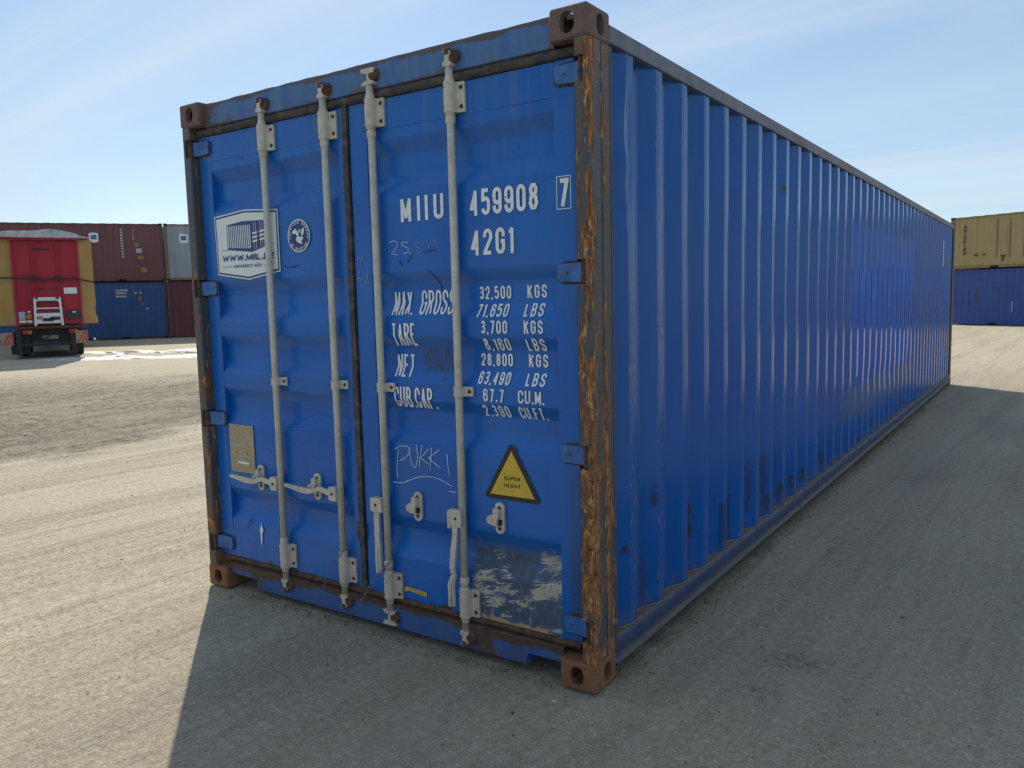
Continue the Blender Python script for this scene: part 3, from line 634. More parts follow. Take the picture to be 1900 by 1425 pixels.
# ------------------------------------------------------------------ corrugated side wall
def rib_depth(u):
    """0 = outer flat, 1 = inner flat; u is the position in one 0.279 m rib, 0 at the far edge of the outer flat"""
    u = u % 0.279
    if u < 0.060: return u/0.060
    if u < 0.118: return 1.0
    if u < 0.214: return 1-(u-0.118)/0.096
    return 0.0
def side_mesh(name, mat, W_, L_, z0, z1, xo, dep, sgn=1, nz=2, dent=False, y0=0.176, ph=0.40, ledge=None):
    ys = [y0]; k = math.floor((y0-ph)/0.279)
    while True:
        for b in (0, 0.060, 0.118, 0.214):
            for e in ((-0.004, 0.0, 0.004) if dent else (0,)):
                y = ph+k*0.279+b+e
                if y0+0.004 < y < L_-y0-0.004: ys.append(y)
        k += 1
        if ph+k*0.279 > L_: break
    ys.append(L_-y0); ys = sorted(ys)
    vs = []; fs = []
    for j in range(nz+1):
        z = z0+(z1-z0)*j/nz
        for y in ys:
            d = rib_depth(y-ph)
            if dent:
                dd = 0.5*(rib_depth(y-ph-0.003)+rib_depth(y-ph+0.003)); d = 0.5*(d+dd)
            x = xo-dep*d; yy = y
            if dent:
                w_ = 1-abs(2*(z-z0)/(z1-z0)-1)**6
                x += w_*(0.0022*mnoise.noise(Vector((y*1.5, z*1.4, 1)))+0.0011*mnoise.noise(Vector((y*5, z*4, 4))))
                yy += w_*(0.0042*mnoise.noise(Vector((math.floor((y-ph+0.1)/0.279)*7.7, z*1.9, 3)))+0.0016*mnoise.noise(Vector((math.floor((y-ph+0.1)/0.279)*3.3, z*6, 9))))
                # creased first rib
                for (cy, cz, sy, sz, am) in ((0.375, 2.23, 0.05, 0.16, 0.020), (0.37, 1.98, 0.045, 0.07, 0.010), (0.365, 1.84, 0.045, 0.05, 0.006), (0.60, 0.62, 0.04, 0.05, 0.006), (2.85, 0.30, 0.3, 0.06, 0.006), (1.05, 0.40, 0.05, 0.10, 0.010)):
                    g_ = math.exp(-((y-cy)/sy)**2-((z-cz)/sz)**2); x -= am*g_*(1+0.5*mnoise.noise(Vector((y*40, z*12, 0))))
                if y < 0.46:
                    yy -= 0.016*math.exp(-((y-0.40)/0.05)**2)*math.exp(-((z-2.18)/0.24)**2)*(0.5+mnoise.noise(Vector((0, z*9, 0))))
                # pushed-in repair zone
                if 4.6 < y < 7.9:
                    yy += 0.008*math.exp(-((z-0.74)/0.035)**2)*mnoise.noise(Vector((math.floor((y-ph+0.1)/0.279)*1.7, z*12, 0)))*2
                    x -= 0.016*math.exp(-((z-0.70)/0.12)**2)*(0.5+0.7*mnoise.noise(Vector((y*2, z*3, 7))))
                    x += 0.004*mnoise.noise(Vector((y*2.5, z*2.2, 11)))
            vs.append((x if sgn > 0 else W_-x, yy, z))
    n = len(ys)
    for j in range(nz):
        for i in range(n-1):
            a = j*n+i; q = [a, a+1, a+n+1, a+n]; fs.append(q if sgn > 0 else q[::-1])
    return me_from(name, vs, fs, [mat], smooth=dent)

# ------------------------------------------------------------------ the blue container
W, L, H = 2.438, 12.192, 2.591
root = bpy.data.objects.new('shipping_container', None); COL.objects.link(root); root.location = (W/2, L/2, 0)
tag(root, 'long blue corrugated steel shipping container with rusty corner posts filling the foreground', 'container')
PI_ = Matrix.Translation((-W/2, -L/2, 0))
def part(name, mb, parent=None, label=None):
    o = link(name, mb.mesh(name) if isinstance(mb, MB) else mb, parent or root, None)
    o.matrix_parent_inverse = PI_ if parent is None else Matrix.Identity(4)
    if label: o['label'] = label
    return o
put_castings(root, PI_, W, L, H, CAST)

HZ = (2.365, 1.636, 0.935, 0.245)      # hinge heights
# front posts
def front_post(right):
    mb = MB(); X = (lambda x: x) if right else (lambda x: W-x)
    def bx(x0, x1, y0, y1, z0, z1, bev=0.0): a, b = X(x0), X(x1); mb.box((min(a, b), y0, z0), (max(a, b), y1, z1), MP, bev)
    bx(2.345, 2.4355, 0.085, 0.100, 0.118, H-0.118)               # inner web behind the door edge
    bx(2.4185, 2.436, 0.0925, 0.186, 0.118, H-0.118, 0.003)       # side leg
    # rounded corner tube, notched at each hinge
    zc = [0.118]
    for h in sorted(HZ): zc += [h-0.046, h+0.046]
    zc.append(H-0.118)
    prof = [(2.376, 0.012), (2.384, 0.006), (2.424, 0.006), (2.433, 0.010), (2.436, 0.020), (2.436, 0.090), (2.376, 0.090)]
    for i in range(0, len(zc), 2): mb.prism([(X(a), b) for a, b in (prof if right else prof[::-1])], zc[i], zc[i+1], MP)
    lip = [(2.414, 0.0062), (2.424, 0.0062), (2.433, 0.0102), (2.4358, 0.020), (2.4358, 0.089), (2.414, 0.089)]
    for i in range(1, len(zc)-1, 2): mb.prism([(X(a), b) for a, b in (lip if right else lip[::-1])], zc[i]+.0002, zc[i+1]-.0002, MP)
    # raised ribs along the side leg
    bx(2.4355, 2.4385, 0.104, 0.110, 0.12, H-0.12); bx(2.4355, 2.4385, 0.176, 0.184, 0.12, H-0.12)
    return part('corner_post', mb)
front_post(True); front_post(False)
for s_ in (0, 1):
    mb = MB(); a = (0.003 if not s_ else W-0.12); mb.box((a, L-0.15, 0.118), (a+0.117, L-0.003, H-0.118), MP, 0.008); part('corner_post', mb)
# rails
for s_ in (1, 0):
    mb = MB(); x0, x1 = (W-0.062, W-0.002) if s_ else (0.002, 0.062)
    mb.box((x0, 0.176, 2.487), (x1, L-0.176, 2.552), MTR, 0.005); part('top_side_rail', mb)
    mb = MB()
    prof = [(2.37, 0.052), (2.440, 0.052), (2.443, 0.060), (2.436, 0.066), (2.430, 0.074), (2.4325, 0.100), (2.4365, 0.125), (2.4355, 0.148), (2.431, 0.163), (2.422, 0.170), (2.37, 0.170)]
    if not s_: prof = [(W-a, b) for a, b in prof][::-1]
    ys = [0.176+(L-0.352)*i/60 for i in range(61)]; n = len(prof); vs = []; fs = []
    for i, y in enumerate(ys):
        wob = 0.003*mnoise.noise(Vector((y*1.3, 0, 0))); wz_ = 0.004*mnoise.noise(Vector((y*2.1, 5, 0)))
        for a, b in prof: vs.append((a+(wob if b < 0.14 else 0), y, b+(wz_ if b < 0.06 else 0)))
    for i in range(60):
        for k in range(n): fs.append([i*n+k, i*n+(k+1) % n, (i+1)*n+(k+1) % n, (i+1)*n+k][::-1])
    mb.add(vs, fs, MBR, True); part('bottom_side_rail', mb)
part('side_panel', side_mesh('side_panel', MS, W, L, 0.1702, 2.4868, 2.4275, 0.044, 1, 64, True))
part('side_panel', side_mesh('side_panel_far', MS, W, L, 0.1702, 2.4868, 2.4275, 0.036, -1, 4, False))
# dirty weld bead that follows the foot of the side wall
mb = MB(); pts = []
y = 0.19
while y < 11.9: pts.append((2.4315-0.044*rib_depth(y-0.40), y, 0.1715)); y += 0.0175
mb.tube(pts, 0.004, m_plain('weld_bead', (0.17, 0.14, 0.105), 0.85, var=0.4, sc_=12), 5); part('weld_bead', mb)
# dust that lies on the ledge of the bottom rail
mb = MB(); mb.box((2.378, 0.178, 0.1700), (2.4245, L-0.18, 0.1712), m_plain('ledge_dust', (0.15, 0.12, 0.085), 0.95, var=0.35, sc_=25)); part('ledge_dust', mb)
# roof
vs = []; fs = []; NY = 240; NX = 6
for j in range(NY+1):
    y = 0.05+(L-0.10)*j/NY
    for i in range(NX+1):
        t_ = i/NX; x = 0.03+(W-0.06)*t_; z = 2.556+(0.012 if (j % 8) in (2, 3, 4, 5) and 0 < i < NX else 0.0)
        vs.append((x, y, z))
for j in range(NY):
    for i in range(NX): a = j*(NX+1)+i; fs.append([a, a+1, a+NX+2, a+NX+1])
part('roof', me_from('roof', vs, fs, [MTR]))
# far end wall and floor underside
mb = MB(); mb.box((0.12, L-0.06, 0.12), (W-0.12, L-0.03, 2.5), MS); mb.box((0.118, L-0.12, 0.04), (W-0.118, L-0.01, 0.16), MBR); part('end_wall', mb)
mb = MB(); mb.box((0.07, 0.10, 0.12), (W-0.07, L-0.07, 0.165), m_plain('plywood_floor', (0.10, 0.075, 0.05), 0.8)); part('floor', mb)
for i in range(40):
    pass
mb = MB()
for i in range(38): y = 0.4+i*0.30; mb.box((0.07, y, 0.055), (W-0.07, y+0.05, 0.119), MRUST)
o = part('cross_members', mb); o['kind'] = 'stuff'

# door header with a slightly wavy top edge
N_ = 60; vs = []; fs = []
for i in range(N_+1):
    x = 0.162+(W-0.324)*i/N_; t_ = 0.0045*mnoise.noise(Vector((x*5, 3, 0)))+0.003*mnoise.noise(Vector((x*13, 9, 0)))
    for (y_, z_) in ((0.052, 2.460), (0.040, 2.466), (0.036, 2.52), (0.0375, 2.572+t_), (0.0400, 2.580+t_), (0.15, 2.575+t_), (0.15, 2.460)): vs.append((x, y_, z_))
for i in range(N_):
    for k in range(7): fs.append([i*7+k, (i+1)*7+k, (i+1)*7+(k+1) % 7, i*7+(k+1) % 7][::-1])
mb = MB(); mb.add(vs, fs, MHD, False); part('door_header', mb)
# door sill with the lifting recesses beside the castings
mb = MB()
out_ = [(0.162, 0.086), (0.372, 0.082), (0.382, 0.034), (2.096, 0.034), (2.104, 0.082), (2.276, 0.086), (2.276, 0.138), (0.162, 0.138)]
mb.prism(out_, 0.032, 0.040, MSL, 'y')
mb.box((0.372, 0.041, 0.036), (0.380, 0.14, 0.12), MSL); mb.box((2.098, 0.041, 0.036), (2.106, 0.14, 0.12), MSL)
mb.box((0.162, 0.026, 0.1385), (2.276, 0.15, 0.146), MRUST, 0.002)
mb.box((0.382, 0.041, 0.034), (2.096, 0.11, 0.040), MSL)
part('door_sill', mb)
# gaskets (top, bottom, sides, middle)
mb = MB(); mb.tube([(0.085+(2.365-0.085)*i/20, 0.056, 2.443+0.001*math.sin(i*2.3)) for i in range(21)], 0.019, MRB, 10)
mb.box((0.162, 0.080, 2.40), (2.276, 0.12, 2.47), MDARK); part('door_gasket', mb)
mb = MB(); mb.tube([(0.10+(2.345-0.10)*i/20, 0.060, 0.160+0.0012*math.sin(i*1.9)) for i in range(21)], 0.015, MRUST, 10); part('door_gasket', mb)
mb = MB(); mb.box((0.030, 0.066, 0.15), (0.064, 0.082, 2.44), MRB, 0.004); part('door_gasket', mb)
mb = MB(); mb.box((2.355, 0.070, 0.15), (2.376, 0.084, 2.44), MDARK, 0.003); part('door_gasket', mb)
mb = MB(); pts = [(1.159+0.0015*math.sin(i*1.1), 0.055, 0.14+i*0.092) for i in range(26)]
mb.bar([(p[0], p[1], p[2]) for p in pts], 0.030, 0.016, MRB)
mb.box((1.135, 0.070, 0.14), (1.185, 0.10, 2.44), MDARK)
mb.bar([(1.158, 0.045, 0.50), (1.161, 0.044, 0.46), (1.157, 0.046, 0.41)], [0.040, 0.048, 0.036], 0.012, MRB)
part('door_gasket', mb)

# doors ---------------------------------------------------------
REC = [(2.244, 2.180, 2.090, 2.022), (1.669, 1.613, 1.534, 1.469), (1.388, 1.331, 1.253, 1.188), (1.108, 1.053, 0.974, 0.910), (0.562, 0.504, 0.440, 0.378)]
YF, YP, DP = 0.058, 0.0605, 0.036
def prof(z):
    for a, b, c, d in REC:
        if d < z < a:
            if z > b: return (a-z)/(a-b)
            if z > c: return 1.0
            return (z-d)/(c-d)
    return 0.0
def door(x0, x1, xl, xr):
    """frame members as the part itself, the corrugated panel as its child; xl..xr = panel extent"""
    mb = MB(); zt, zb, zpt, zpb = 2.424, 0.172, 2.292, 0.325
    mb.box((x0, YF, zb), (xl, 0.104, zt), MD, 0.003); mb.box((xr, YF, zb), (x1, 0.104, zt), MD, 0.003)
    mb.box((xl+.0003, YF+0.0006, zpt), (xr-.0003, 0.104, zt-0.001), MD, 0.002); mb.box((xl+.0003, YF+0.0006, zb+0.001), (xr-.0003, 0.104, zpb), MD, 0.002)
    d = part('door', mb)
    zs = [zpb-0.01, zpt+0.01]
    for q in REC:
        for z in q: zs += [z-0.005, z, z+0.005]
    z = zpb
    while z < zpt: zs.append(z); z += 0.045
    zs = sorted(zs); nx = 14; vs = []; fs = []
    for z in zs:
        p = 0.5*(prof(z-0.004)+prof(z+0.004))
        for i in range(nx+1):
            x = xl-0.004+(xr-xl+0.008)*i/nx
            edge = min(1.0, (x-xl+0.004)/0.055) if True else 1
            vs.append((x, YP+DP*p+0.0018*mnoise.noise(Vector((x*3, z*3, 0))), z))
    for j in range(len(zs)-1):
        for i in range(nx): a = j*(nx+1)+i; fs.append([a, a+1, a+nx+2, a+nx+1])
    part('door_panel', me_from('door_panel', vs, fs, [MD], smooth=True), d)
    return d
DL = door(0.066, 1.138, 0.161, 1.103); DR = door(1.180, 2.350, 1.286, 2.257)
def mapL(x, z, lay=0.0): return (x, (YP+DP*prof(z) if 0.161 < x < 1.103 and 0.325 < z < 2.29 else YF)-0.0030-lay, z)
def mapR(x, z, lay=0.0): return (x, (YP+DP*prof(z) if 1.286 < x < 2.257 and 0.325 < z < 2.29 else YF)-0.0030-lay, z)

# hinges: blade + knuckle, pin as a sub-part
def hinge_mesh(right):
    mb = MB(); s_ = 1 if right else -1
    P = [(-0.116, 0.022), (-0.108, 0.034), (-0.03, 0.036), (0.004, 0.032), (0.004, -0.032), (-0.03, -0.036), (-0.106, -0.033), (-0.116, -0.022)]
    mb.prism([(s_*a, b) for a, b in (P if right else P[::-1])], 0.044, 0.0572, MHINGE, 'y')
    Q = [(-0.002, 0.010), (0.012, 0.004), (0.012, 0.056), (-0.004, 0.0566)]
    mb.lathe([(0.0145, -0.043), (0.0145, 0.043)], s_*0.010, 0.030, MRUST, 14)
    mb.prism([(s_*a, b) for a, b in ([(-0.03, 0.044), (0.006, 0.030), (0.010, 0.040), (-0.02, 0.056)])], -0.036, 0.036, MHINGE)
    mb.tube([(s_*-0.118, 0.0565, 0.02), (s_*-0.120, 0.0565, -0.026), (s_*-0.10, 0.0565, -0.037), (s_*-0.03, 0.0565, -0.040), (s_*0.0, 0.054, -0.037)], 0.0052, MRUST, 6)
    mb.tube([(s_*-0.116, 0.0565, 0.028), (s_*-0.09, 0.0565, 0.039), (s_*-0.03, 0.0565, 0.040)], 0.0048, MRUST, 6)
    return mb.mesh('hinge')
pinm = MB(); pinm.lathe([(0.006, -0.0455), (0.006, 0.0455)], 0, 0.030, MBOLT, 10); pinm = pinm.mesh('hinge_pin')
dotm = MB(); dotm.lathe([(0.005, 0.0425), (0.005, 0.0445)], 0, 0, MBOLT, 8, 'y'); dotm = dotm.mesh('rivet')
for right, d in ((True, DR), (False, DL)):
    hm = hinge_mesh(right)
    for z in HZ:
        h = link('hinge', hm, root); h.matrix_parent_inverse = PI_; h.location = (2.388 if right else 0.050, 0, z)
        c = link('hinge_pin', pinm, h); c.location = ((0.010 if right else -0.010), 0, 0)
        c = link('rivet', dotm, h); c.location = ((-0.075 if right else 0.075), 0, 0)

# locking gear --------------------------------------------------
ROD_Y = 0.030
def rod_mesh():
    mb = MB(); mb.lathe([(0.0, 0.10), (0.0165, 0.10), (0.0165, 2.50), (0.0, 2.50)], 0, ROD_Y, MG, 24)
    for z in (0.336, 2.276): mb.lathe([(0.0165, z-0.02), (0.021, z-0.014), (0.021, z+0.010), (0.0165, z+0.016)], 0, ROD_Y, MG, 20)
    return mb.mesh('locking_bar')
RODM = rod_mesh()
def bearing_mesh():
    mb = MB(); P = [(-0.026, 0.050), (-0.0262, ROD_Y)]
    for i in range(1, 8): a = math.pi*(1-i/8.0); P.append((0.0262*math.cos(a), ROD_Y-0.0262*math.sin(a)))
    P += [(0.0262, ROD_Y), (0.030, 0.042), (0.036, 0.0445), (0.058, 0.0445), (0.062, 0.047), (0.062, 0.0575), (-0.026, 0.0575)]
    n = len(P); zs = [(-0.060, 1.0), (-0.055, 1.0), (0.055, 1.0), (0.060, 1.0)]
    mb.prism(P, -0.060, 0.060, MG, 'z')
    mb.lathe([(0.0, -0.072), (0.021, -0.070), (0.021, -0.060)], 0, ROD_Y, MG, 18); mb.lathe([(0.021, 0.060), (0.021, 0.072), (0.0, 0.074)], 0, ROD_Y, MG, 18)
    return mb.mesh('bearing_bracket')
BEAR = bearing_mesh()
bb = MB(); bb.lathe([(0.0, 0.0388), (0.0070, 0.0392), (0.0085, 0.042), (0.0085, 0.0445)], 0, 0, MBOLT, 10, 'y'); BOLT = bb.mesh('bolt')
bb = MB(); bb.lathe([(0.0, 0.0), (0.0042, 0.0004), (0.0046, 0.006)], 0, 0, MBOLT, 8, 'y'); RIV = bb.mesh('rivet')
def guide_mesh():
    mb = MB(); P = [(-0.022, 0.050), (-0.0225, ROD_Y)]
    for i in range(1, 8): a = math.pi*(1-i/8.0); P.append((0.0225*math.cos(a), ROD_Y-0.0225*math.sin(a)))
    P += [(0.0225, ROD_Y), (0.026, 0.045), (0.060, 0.047), (0.060, 0.0575), (-0.022, 0.0575)]
    mb.prism(P, -0.020, 0.020, MG); mb.box((-0.042, 0.047, -0.020), (-0.0222, 0.0575, 0.020), MG); return mb.mesh('guide_bracket')
GUIDE = guide_mesh()
def cam_mesh(wide):
    """locking cam: forked head past the end of the bar; drawn for the top, z up from the bearing"""
    mb = MB(); mb.lathe([(0.019, 0.0), (0.019, 0.012), (0.0145, 0.020), (0.015, 0.045), (0.013, 0.062)], 0, ROD_Y, MG, 16)
    if wide:
        mb.box((-0.010, 0.020, 0.058), (0.012, 0.040, 0.108), MG, 0.003)
        mb.prism([(-0.036, 0.050), (0.040, 0.052), (0.030, 0.066), (0.006, 0.072), (-0.024, 0.062)], 0.014, 0.044, MG, 'y')
        mb.prism([(-0.040, 0.120), (-0.034, 0.104), (0.004, 0.096), (0.038, 0.100), (0.044, 0.116), (0.020, 0.121)], 0.016, 0.046, MG, 'y')
    else:
        mb.prism([(-0.018, 0.056), (0.020, 0.054), (0.026, 0.066), (0.012, 0.074), (0.014, 0.094), (0.022, 0.104), (0.012, 0.122), (-0.010, 0.126), (-0.019, 0.114), (-0.010, 0.098), (-0.008, 0.078), (-0.022, 0.068)], 0.012, 0.050, MG, 'y'); mb.box((-0.012, 0.008, 0.098), (0.016, 0.046, 0.124), MRUST, 0.005)
    return mb.mesh('locking_cam')
CAMW, CAMN = cam_mesh(True), cam_mesh(False)
def keeper_cup():
    mb = MB(); mb.lathe([(0.0, 0.012), (0.010, 0.010), (0.015, 0.006), (0.021, 0.010), (0.023, 0.032)], 0, 0, MRUST, 14, 'y'); mb.box((-0.034, 0.018, -0.012), (0.004, 0.034, 0.012), MRUST, 0.004); return mb.mesh('cam_keeper')
CUP = keeper_cup()
RX = (0.617, 1.047, 1.343, 1.785)
BT = (2.350, 2.350, 2.364, 2.360); BB = (0.256, 0.255, 0.232, 0.235)
for i, x in enumerate(RX):
    r_ = link('locking_bar', RODM, root); r_.matrix_parent_inverse = PI_; r_.location = (x, 0, 0)
    wide = i == 2
    for z, s_ in ((BT[i], 1), (BB[i], -1)):
        b = link('bearing_bracket', BEAR, root); b.matrix_parent_inverse = PI_; b.location = (x, 0, z)
        for dz in (-0.038, 0.038):
            c = link('bolt', BOLT, b); c.location = (0.047, 0, dz)
            c = link('rivet', RIV, b); c.location = (-0.013, ROD_Y-0.0245, dz)
        c = link('locking_cam', CAMW if wide else CAMN, r_); c.location = (0, 0, z+0.066*s_); c.scale = (1, 1, s_)
        if not wide: c.rotation_euler = (0, 0, 0)
        k = link('cam_keeper', CUP, root); k.matrix_parent_inverse = PI_
        k.location = (x+0.030, 0.010, z+(0.158 if s_ > 0 else -0.150)); k.scale = (1.25, 1.0, 1.25)
    b = link('guide_bracket', GUIDE, root); b.matrix_parent_inverse = PI_; b.location = (x, 0, 1.158)
    for dx in (0.044,): c = link('bolt', BOLT, b); c.location = (dx, 0.003, 0)
    c = link('rivet', RIV, b); c.location = (-0.012, ROD_Y-0.0207, 0)

# handle keepers on the doors
def keeper_mesh(sgn):
    mb = MB(); mb.prism(stadium(0.046, 0.134), 0.046, 0.0575, MG, 'y')
    mb.prism([(-0.020, 0.045), (0.004, 0.042), (0.006, 0.010), (-0.002, -0.006), (-0.004, -0.030), (-0.024, -0.030), (-0.050, -0.020), (-0.054, 0.000), (-0.040, 0.012), (-0.022, 0.018)], 0.026, 0.046, MG, 'y')
    mb.prism([(0.002, -0.004), (0.014, -0.006), (0.010, -0.030), (-0.004, -0.028)], 0.038, 0.0455, MDARK, 'y')
    return mb.mesh('handle_keeper')
KEEP = keeper_mesh(1)
KP = ((0.437, 0.642), (0.866, 0.642), (1.518, 0.625), (1.968, 0.632))
for i, (x, z) in enumerate(KP):
    k = link('handle_keeper', KEEP, root); k.matrix_parent_inverse = PI_; k.location = (x, 0, z)
    for dz in (-0.044, 0.044): c = link('bolt', BOLT, k); c.location = (0.0, 0.003, dz)

# handles
def part_handle(hub, lever, nm='door_handle'):
    h = part(nm, lever); s_ = link('handle_hub', hub.mesh('handle_hub'), h); return h
def hub_box(x0, x1, z0, z1):
    mb = MB(); mb.prism([(x0, z0+0.008), (x0+0.008, z0), (x1, z0), (x1, z1), (x0+0.008, z1), (x0, z1-0.008)], 0.006, 0.034, MG, 'y')
    mb.lathe([(0.0, 0.0015), (0.006, 0.002), (0.007, 0.006)], (x0+x1)/2, (z0+z1)/2, MBOLT, 10, 'y'); return mb
for (xr, zc_) in ((0.617, 0.632), (1.047, 0.630)):
    lv = MB(); lv.bar([(xr-0.045, 0.012, zc_), (xr-0.10, 0.010, zc_+0.010), (xr-0.125, 0.006, zc_+0.016), (xr-0.165, 0.002, zc_+0.002), (xr-0.20, -0.002, zc_-0.002), (xr-0.235, -0.008, zc_+0.002), (xr-0.29, -0.018, zc_+0.012), (xr-0.335, -0.024, zc_+0.020)],
        [0.026, 0.026, 0.024, 0.021, 0.026, 0.028, 0.020, 0.015], [0.009, 0.009, 0.01, 0.012, 0.012, 0.010, 0.012, 0.014], MG)
    part_handle(hub_box(xr-0.062, xr-0.012, zc_-0.034, zc_+0.034), lv)
lv = MB(); lv.bar([(1.290, 0.020, 0.585), (1.290, 0.018, 0.54), (1.294, 0.014, 0.47), (1.298, 0.010, 0.425)], [0.031, 0.031, 0.028, 0.026], 0.010, MG)
lv.bar([(1.292, 0.010, 0.43), (1.294, 0.004, 0.36), (1.297, 0.002, 0.292)], [0.016, 0.014, 0.013], 0.008, MG); lv.bar([(1.309, 0.012, 0.43), (1.311, 0.008, 0.36), (1.312, 0.006, 0.292)], [0.010, 0.010, 0.010], 0.014, MG)
part_handle(hub_box(1.262, 1.330, 0.580, 0.646), lv)
lv = MB(); lv.bar([(1.765, 0.002, 0.590), (1.765, 0.000, 0.540), (1.758, -0.006, 0.47), (1.752, -0.010, 0.40), (1.757, -0.006, 0.355)], [0.030, 0.024, 0.028, 0.025, 0.018], 0.010, MG)
lv.bar([(1.752, -0.006, 0.365), (1.735, -0.010, 0.325), (1.735, -0.012, 0.225)], [0.014, 0.016, 0.012], 0.010, MG); lv.bar([(1.762, -0.002, 0.365), (1.749, -0.004, 0.325), (1.750, -0.004, 0.225)], [0.010, 0.011, 0.010], 0.012, MG)
hb = MB(); hb.prism([(1.738, 0.587), (1.745, 0.580), (1.800, 0.580), (1.800, 0.655), (1.745, 0.655), (1.738, 0.648)], -0.006, 0.008, MG, 'y'); hb.prism([(1.730, 0.57), (1.742, 0.57), (1.742, 0.645), (1.735, 0.65), (1.730, 0.64)], -0.008, 0.034, MG, 'y')
hb.lathe([(0.0, -0.010), (0.006, -0.009), (0.007, -0.005)], 1.772, 0.616, MBOLT, 10, 'y')
part_handle(hb, lv)

# ---- lettering --------------------------------------------------
def lettering(lines, d=DR, mapper=mapR, mat=MT, name='lettering'):
    mb = MB()
    for l in lines: add_text(mb, *l[:5], l[5], mapper, mat, gap=l[6] if len(l) > 6 else 0.42)
    return part(name, mb, d)
lettering([('M', 1.472, 1.532, 1.886, 1.990, 0.0165), ('I', 1.566, 1.5825, 1.886, 1.990, 0.0165), ('I', 1.610, 1.6265, 1.886, 1.990, 0.0165), ('U', 1.658, 1.712, 1.886, 1.990, 0.0165)])
lettering([('459908', 1.851, 2.183, 1.883, 1.988, 0.0155, 0.46)])
lettering([('42G1', 1.851, 2.064, 1.723, 1.828, 0.0155, 0.50)])
mb = MB(); add_text(mb, '7', 2.2745, 2.3205, 1.886, 1.990, 0.0165, mapR, MT)
add_line(mb, [(2.2675, 1.877), (2.3285, 1.877), (2.3285, 1.998), (2.2675, 1.998)], 0.003, mapR, MT, True); part('lettering', mb, DR)
st, g_ = 0.0076, 0.55
for t, a, b in (('32,500', 1.543, 1.596), ('71,650', 1.470, 1.523), ('3,700', 1.402, 1.455), ('8,160', 1.331, 1.383), ('28,800', 1.266, 1.318), ('63,490', 1.191, 1.243), ('67.7', 1.120, 1.173), ('2,390', 1.053, 1.105)):
    n_ = {'32,500': 1.862, '71,650': 1.862, '3,700': 1.890, '8,160': 1.892, '28,800': 1.862, '63,490': 1.862, '67.7': 1.892, '2,390': 1.880}[t]
    x1_ = 2.022 if t not in ('67.7', '2,390') else (1.997 if t == '67.7' else 2.014)
    lettering([(t, n_, x1_, a, b, st, g_)])
for t, x0_, a, b in (('KGS', 2.100, 1.543, 1.596), ('LBS', 2.100, 1.470, 1.523), ('KGS', 2.102, 1.402, 1.455), ('LBS', 2.102, 1.331, 1.383), ('KGS', 2.100, 1.266, 1.318), ('LBS', 2.100, 1.191, 1.243), ('CU.M.', 2.066, 1.120, 1.173), ('CU.FT.', 2.060, 1.053, 1.105)):
    lettering([(t, x0_, 2.192, a, b, st, 0.62 if len(t) == 3 else 0.38)])
lettering([('MAX.', 1.387, 1.508, 1.482, 1.588, 0.0098, 0.34), ('GROSS', 1.545, 1.735, 1.482, 1.588, 0.0098, 0.34)])
lettering([('TARE', 1.390, 1.530, 1.346, 1.446, 0.0098, 0.32)])
lettering([('NET', 1.390, 1.496, 1.206, 1.306, 0.0098, 0.32)])
lettering([('CUB.CAP.', 1.392, 1.632, 1.068, 1.162, 0.0098, 0.32)])

# handwriting scratched or chalked on the doors
PUKKI = [[(1.394, 0.737), (1.392, 0.799), (1.405, 0.875)], [(1.383, 0.873), (1.41, .888), (1.437, 0.893), (1.46, .892), (1.472, 0.884), (1.47, .868), (1.462, 0.853), (1.44, .835), (1.407, 0.821)], [(1.473, 0.888), (1.475, 0.847), (1.48, .82), (1.49, 0.802), (1.5, .801), (1.508, 0.807), (1.519, 0.851), (1.515, 0.905)], [(1.547, 0.904), (1.532, 0.846), (1.525, 0.805)], [(1.585, 0.891), (1.536, 0.846), (1.582, 0.824)], [(1.602, 0.899), (1.589, 0.798)], [(1.648, 0.893), (1.583, 0.851), (1.649, 0.811)], [(1.689, 0.877), (1.691, 0.828), (1.7, 0.784)], [(1.364, 0.717), (1.429, 0.722), (1.46, .735), (1.492, 0.748), (1.53, .76), (1.571, 0.766), (1.605, .766), (1.638, 0.762), (1.68, .75), (1.712, 0.737)], [(1.694, 0.713), (1.735, 0.714)]]
N25 = [[(1.399, 1.803), (1.425, 1.809), (1.444, 1.801), (1.445, 1.785), (1.43, 1.769), (1.41, 1.753), (1.444, 1.747)], [(1.507, 1.797), (1.472, 1.799), (1.475, 1.785), (1.506, 1.774), (1.508, 1.755), (1.476, 1.75)], [(1.519, 1.757), (1.522, 1.743)]]
N25b = [[(1.541, 1.79), (1.565, 1.794), (1.558, 1.775), (1.585, 1.765), (1.578, 1.749), (1.554, 1.75)], [(1.623, 1.786), (1.624, 1.763)], [(1.634, 1.785), (1.621, 1.761)], [(1.653, 1.793), (1.668, 1.801), (1.663, 1.758)]]
N42 = [[(1.209, 1.763), (1.203, 1.747), (1.231, 1.742)], [(1.24, 1.753), (1.214, 1.705)], [(1.21, 1.685), (1.203, 1.652), (1.228, 1.647)], [(1.229, 1.659), (1.216, 1.631)], [(1.243, 1.659), (1.261, 1.667), (1.26, 1.65), (1.236, 1.633), (1.267, 1.632)]]
def scribble(S, wd, mat, lab):
    mb = MB()
    for i, s_ in enumerate(S): add_line(mb, s_, wd, mapR, mat, lay=0.0001*i)
    part('handwriting', mb, DR, lab)
scribble(PUKKI, 0.0036, MCHALK, 'white hand-scratched word PUKKI, underlined'); scribble(N25, 0.0030, MCHALK, 'scratched number'); scribble(N25b, 0.0022, MCHALK2, 'faint scratched number'); scribble(N42, 0.0028, MCHALK2, 'scratched number 42')
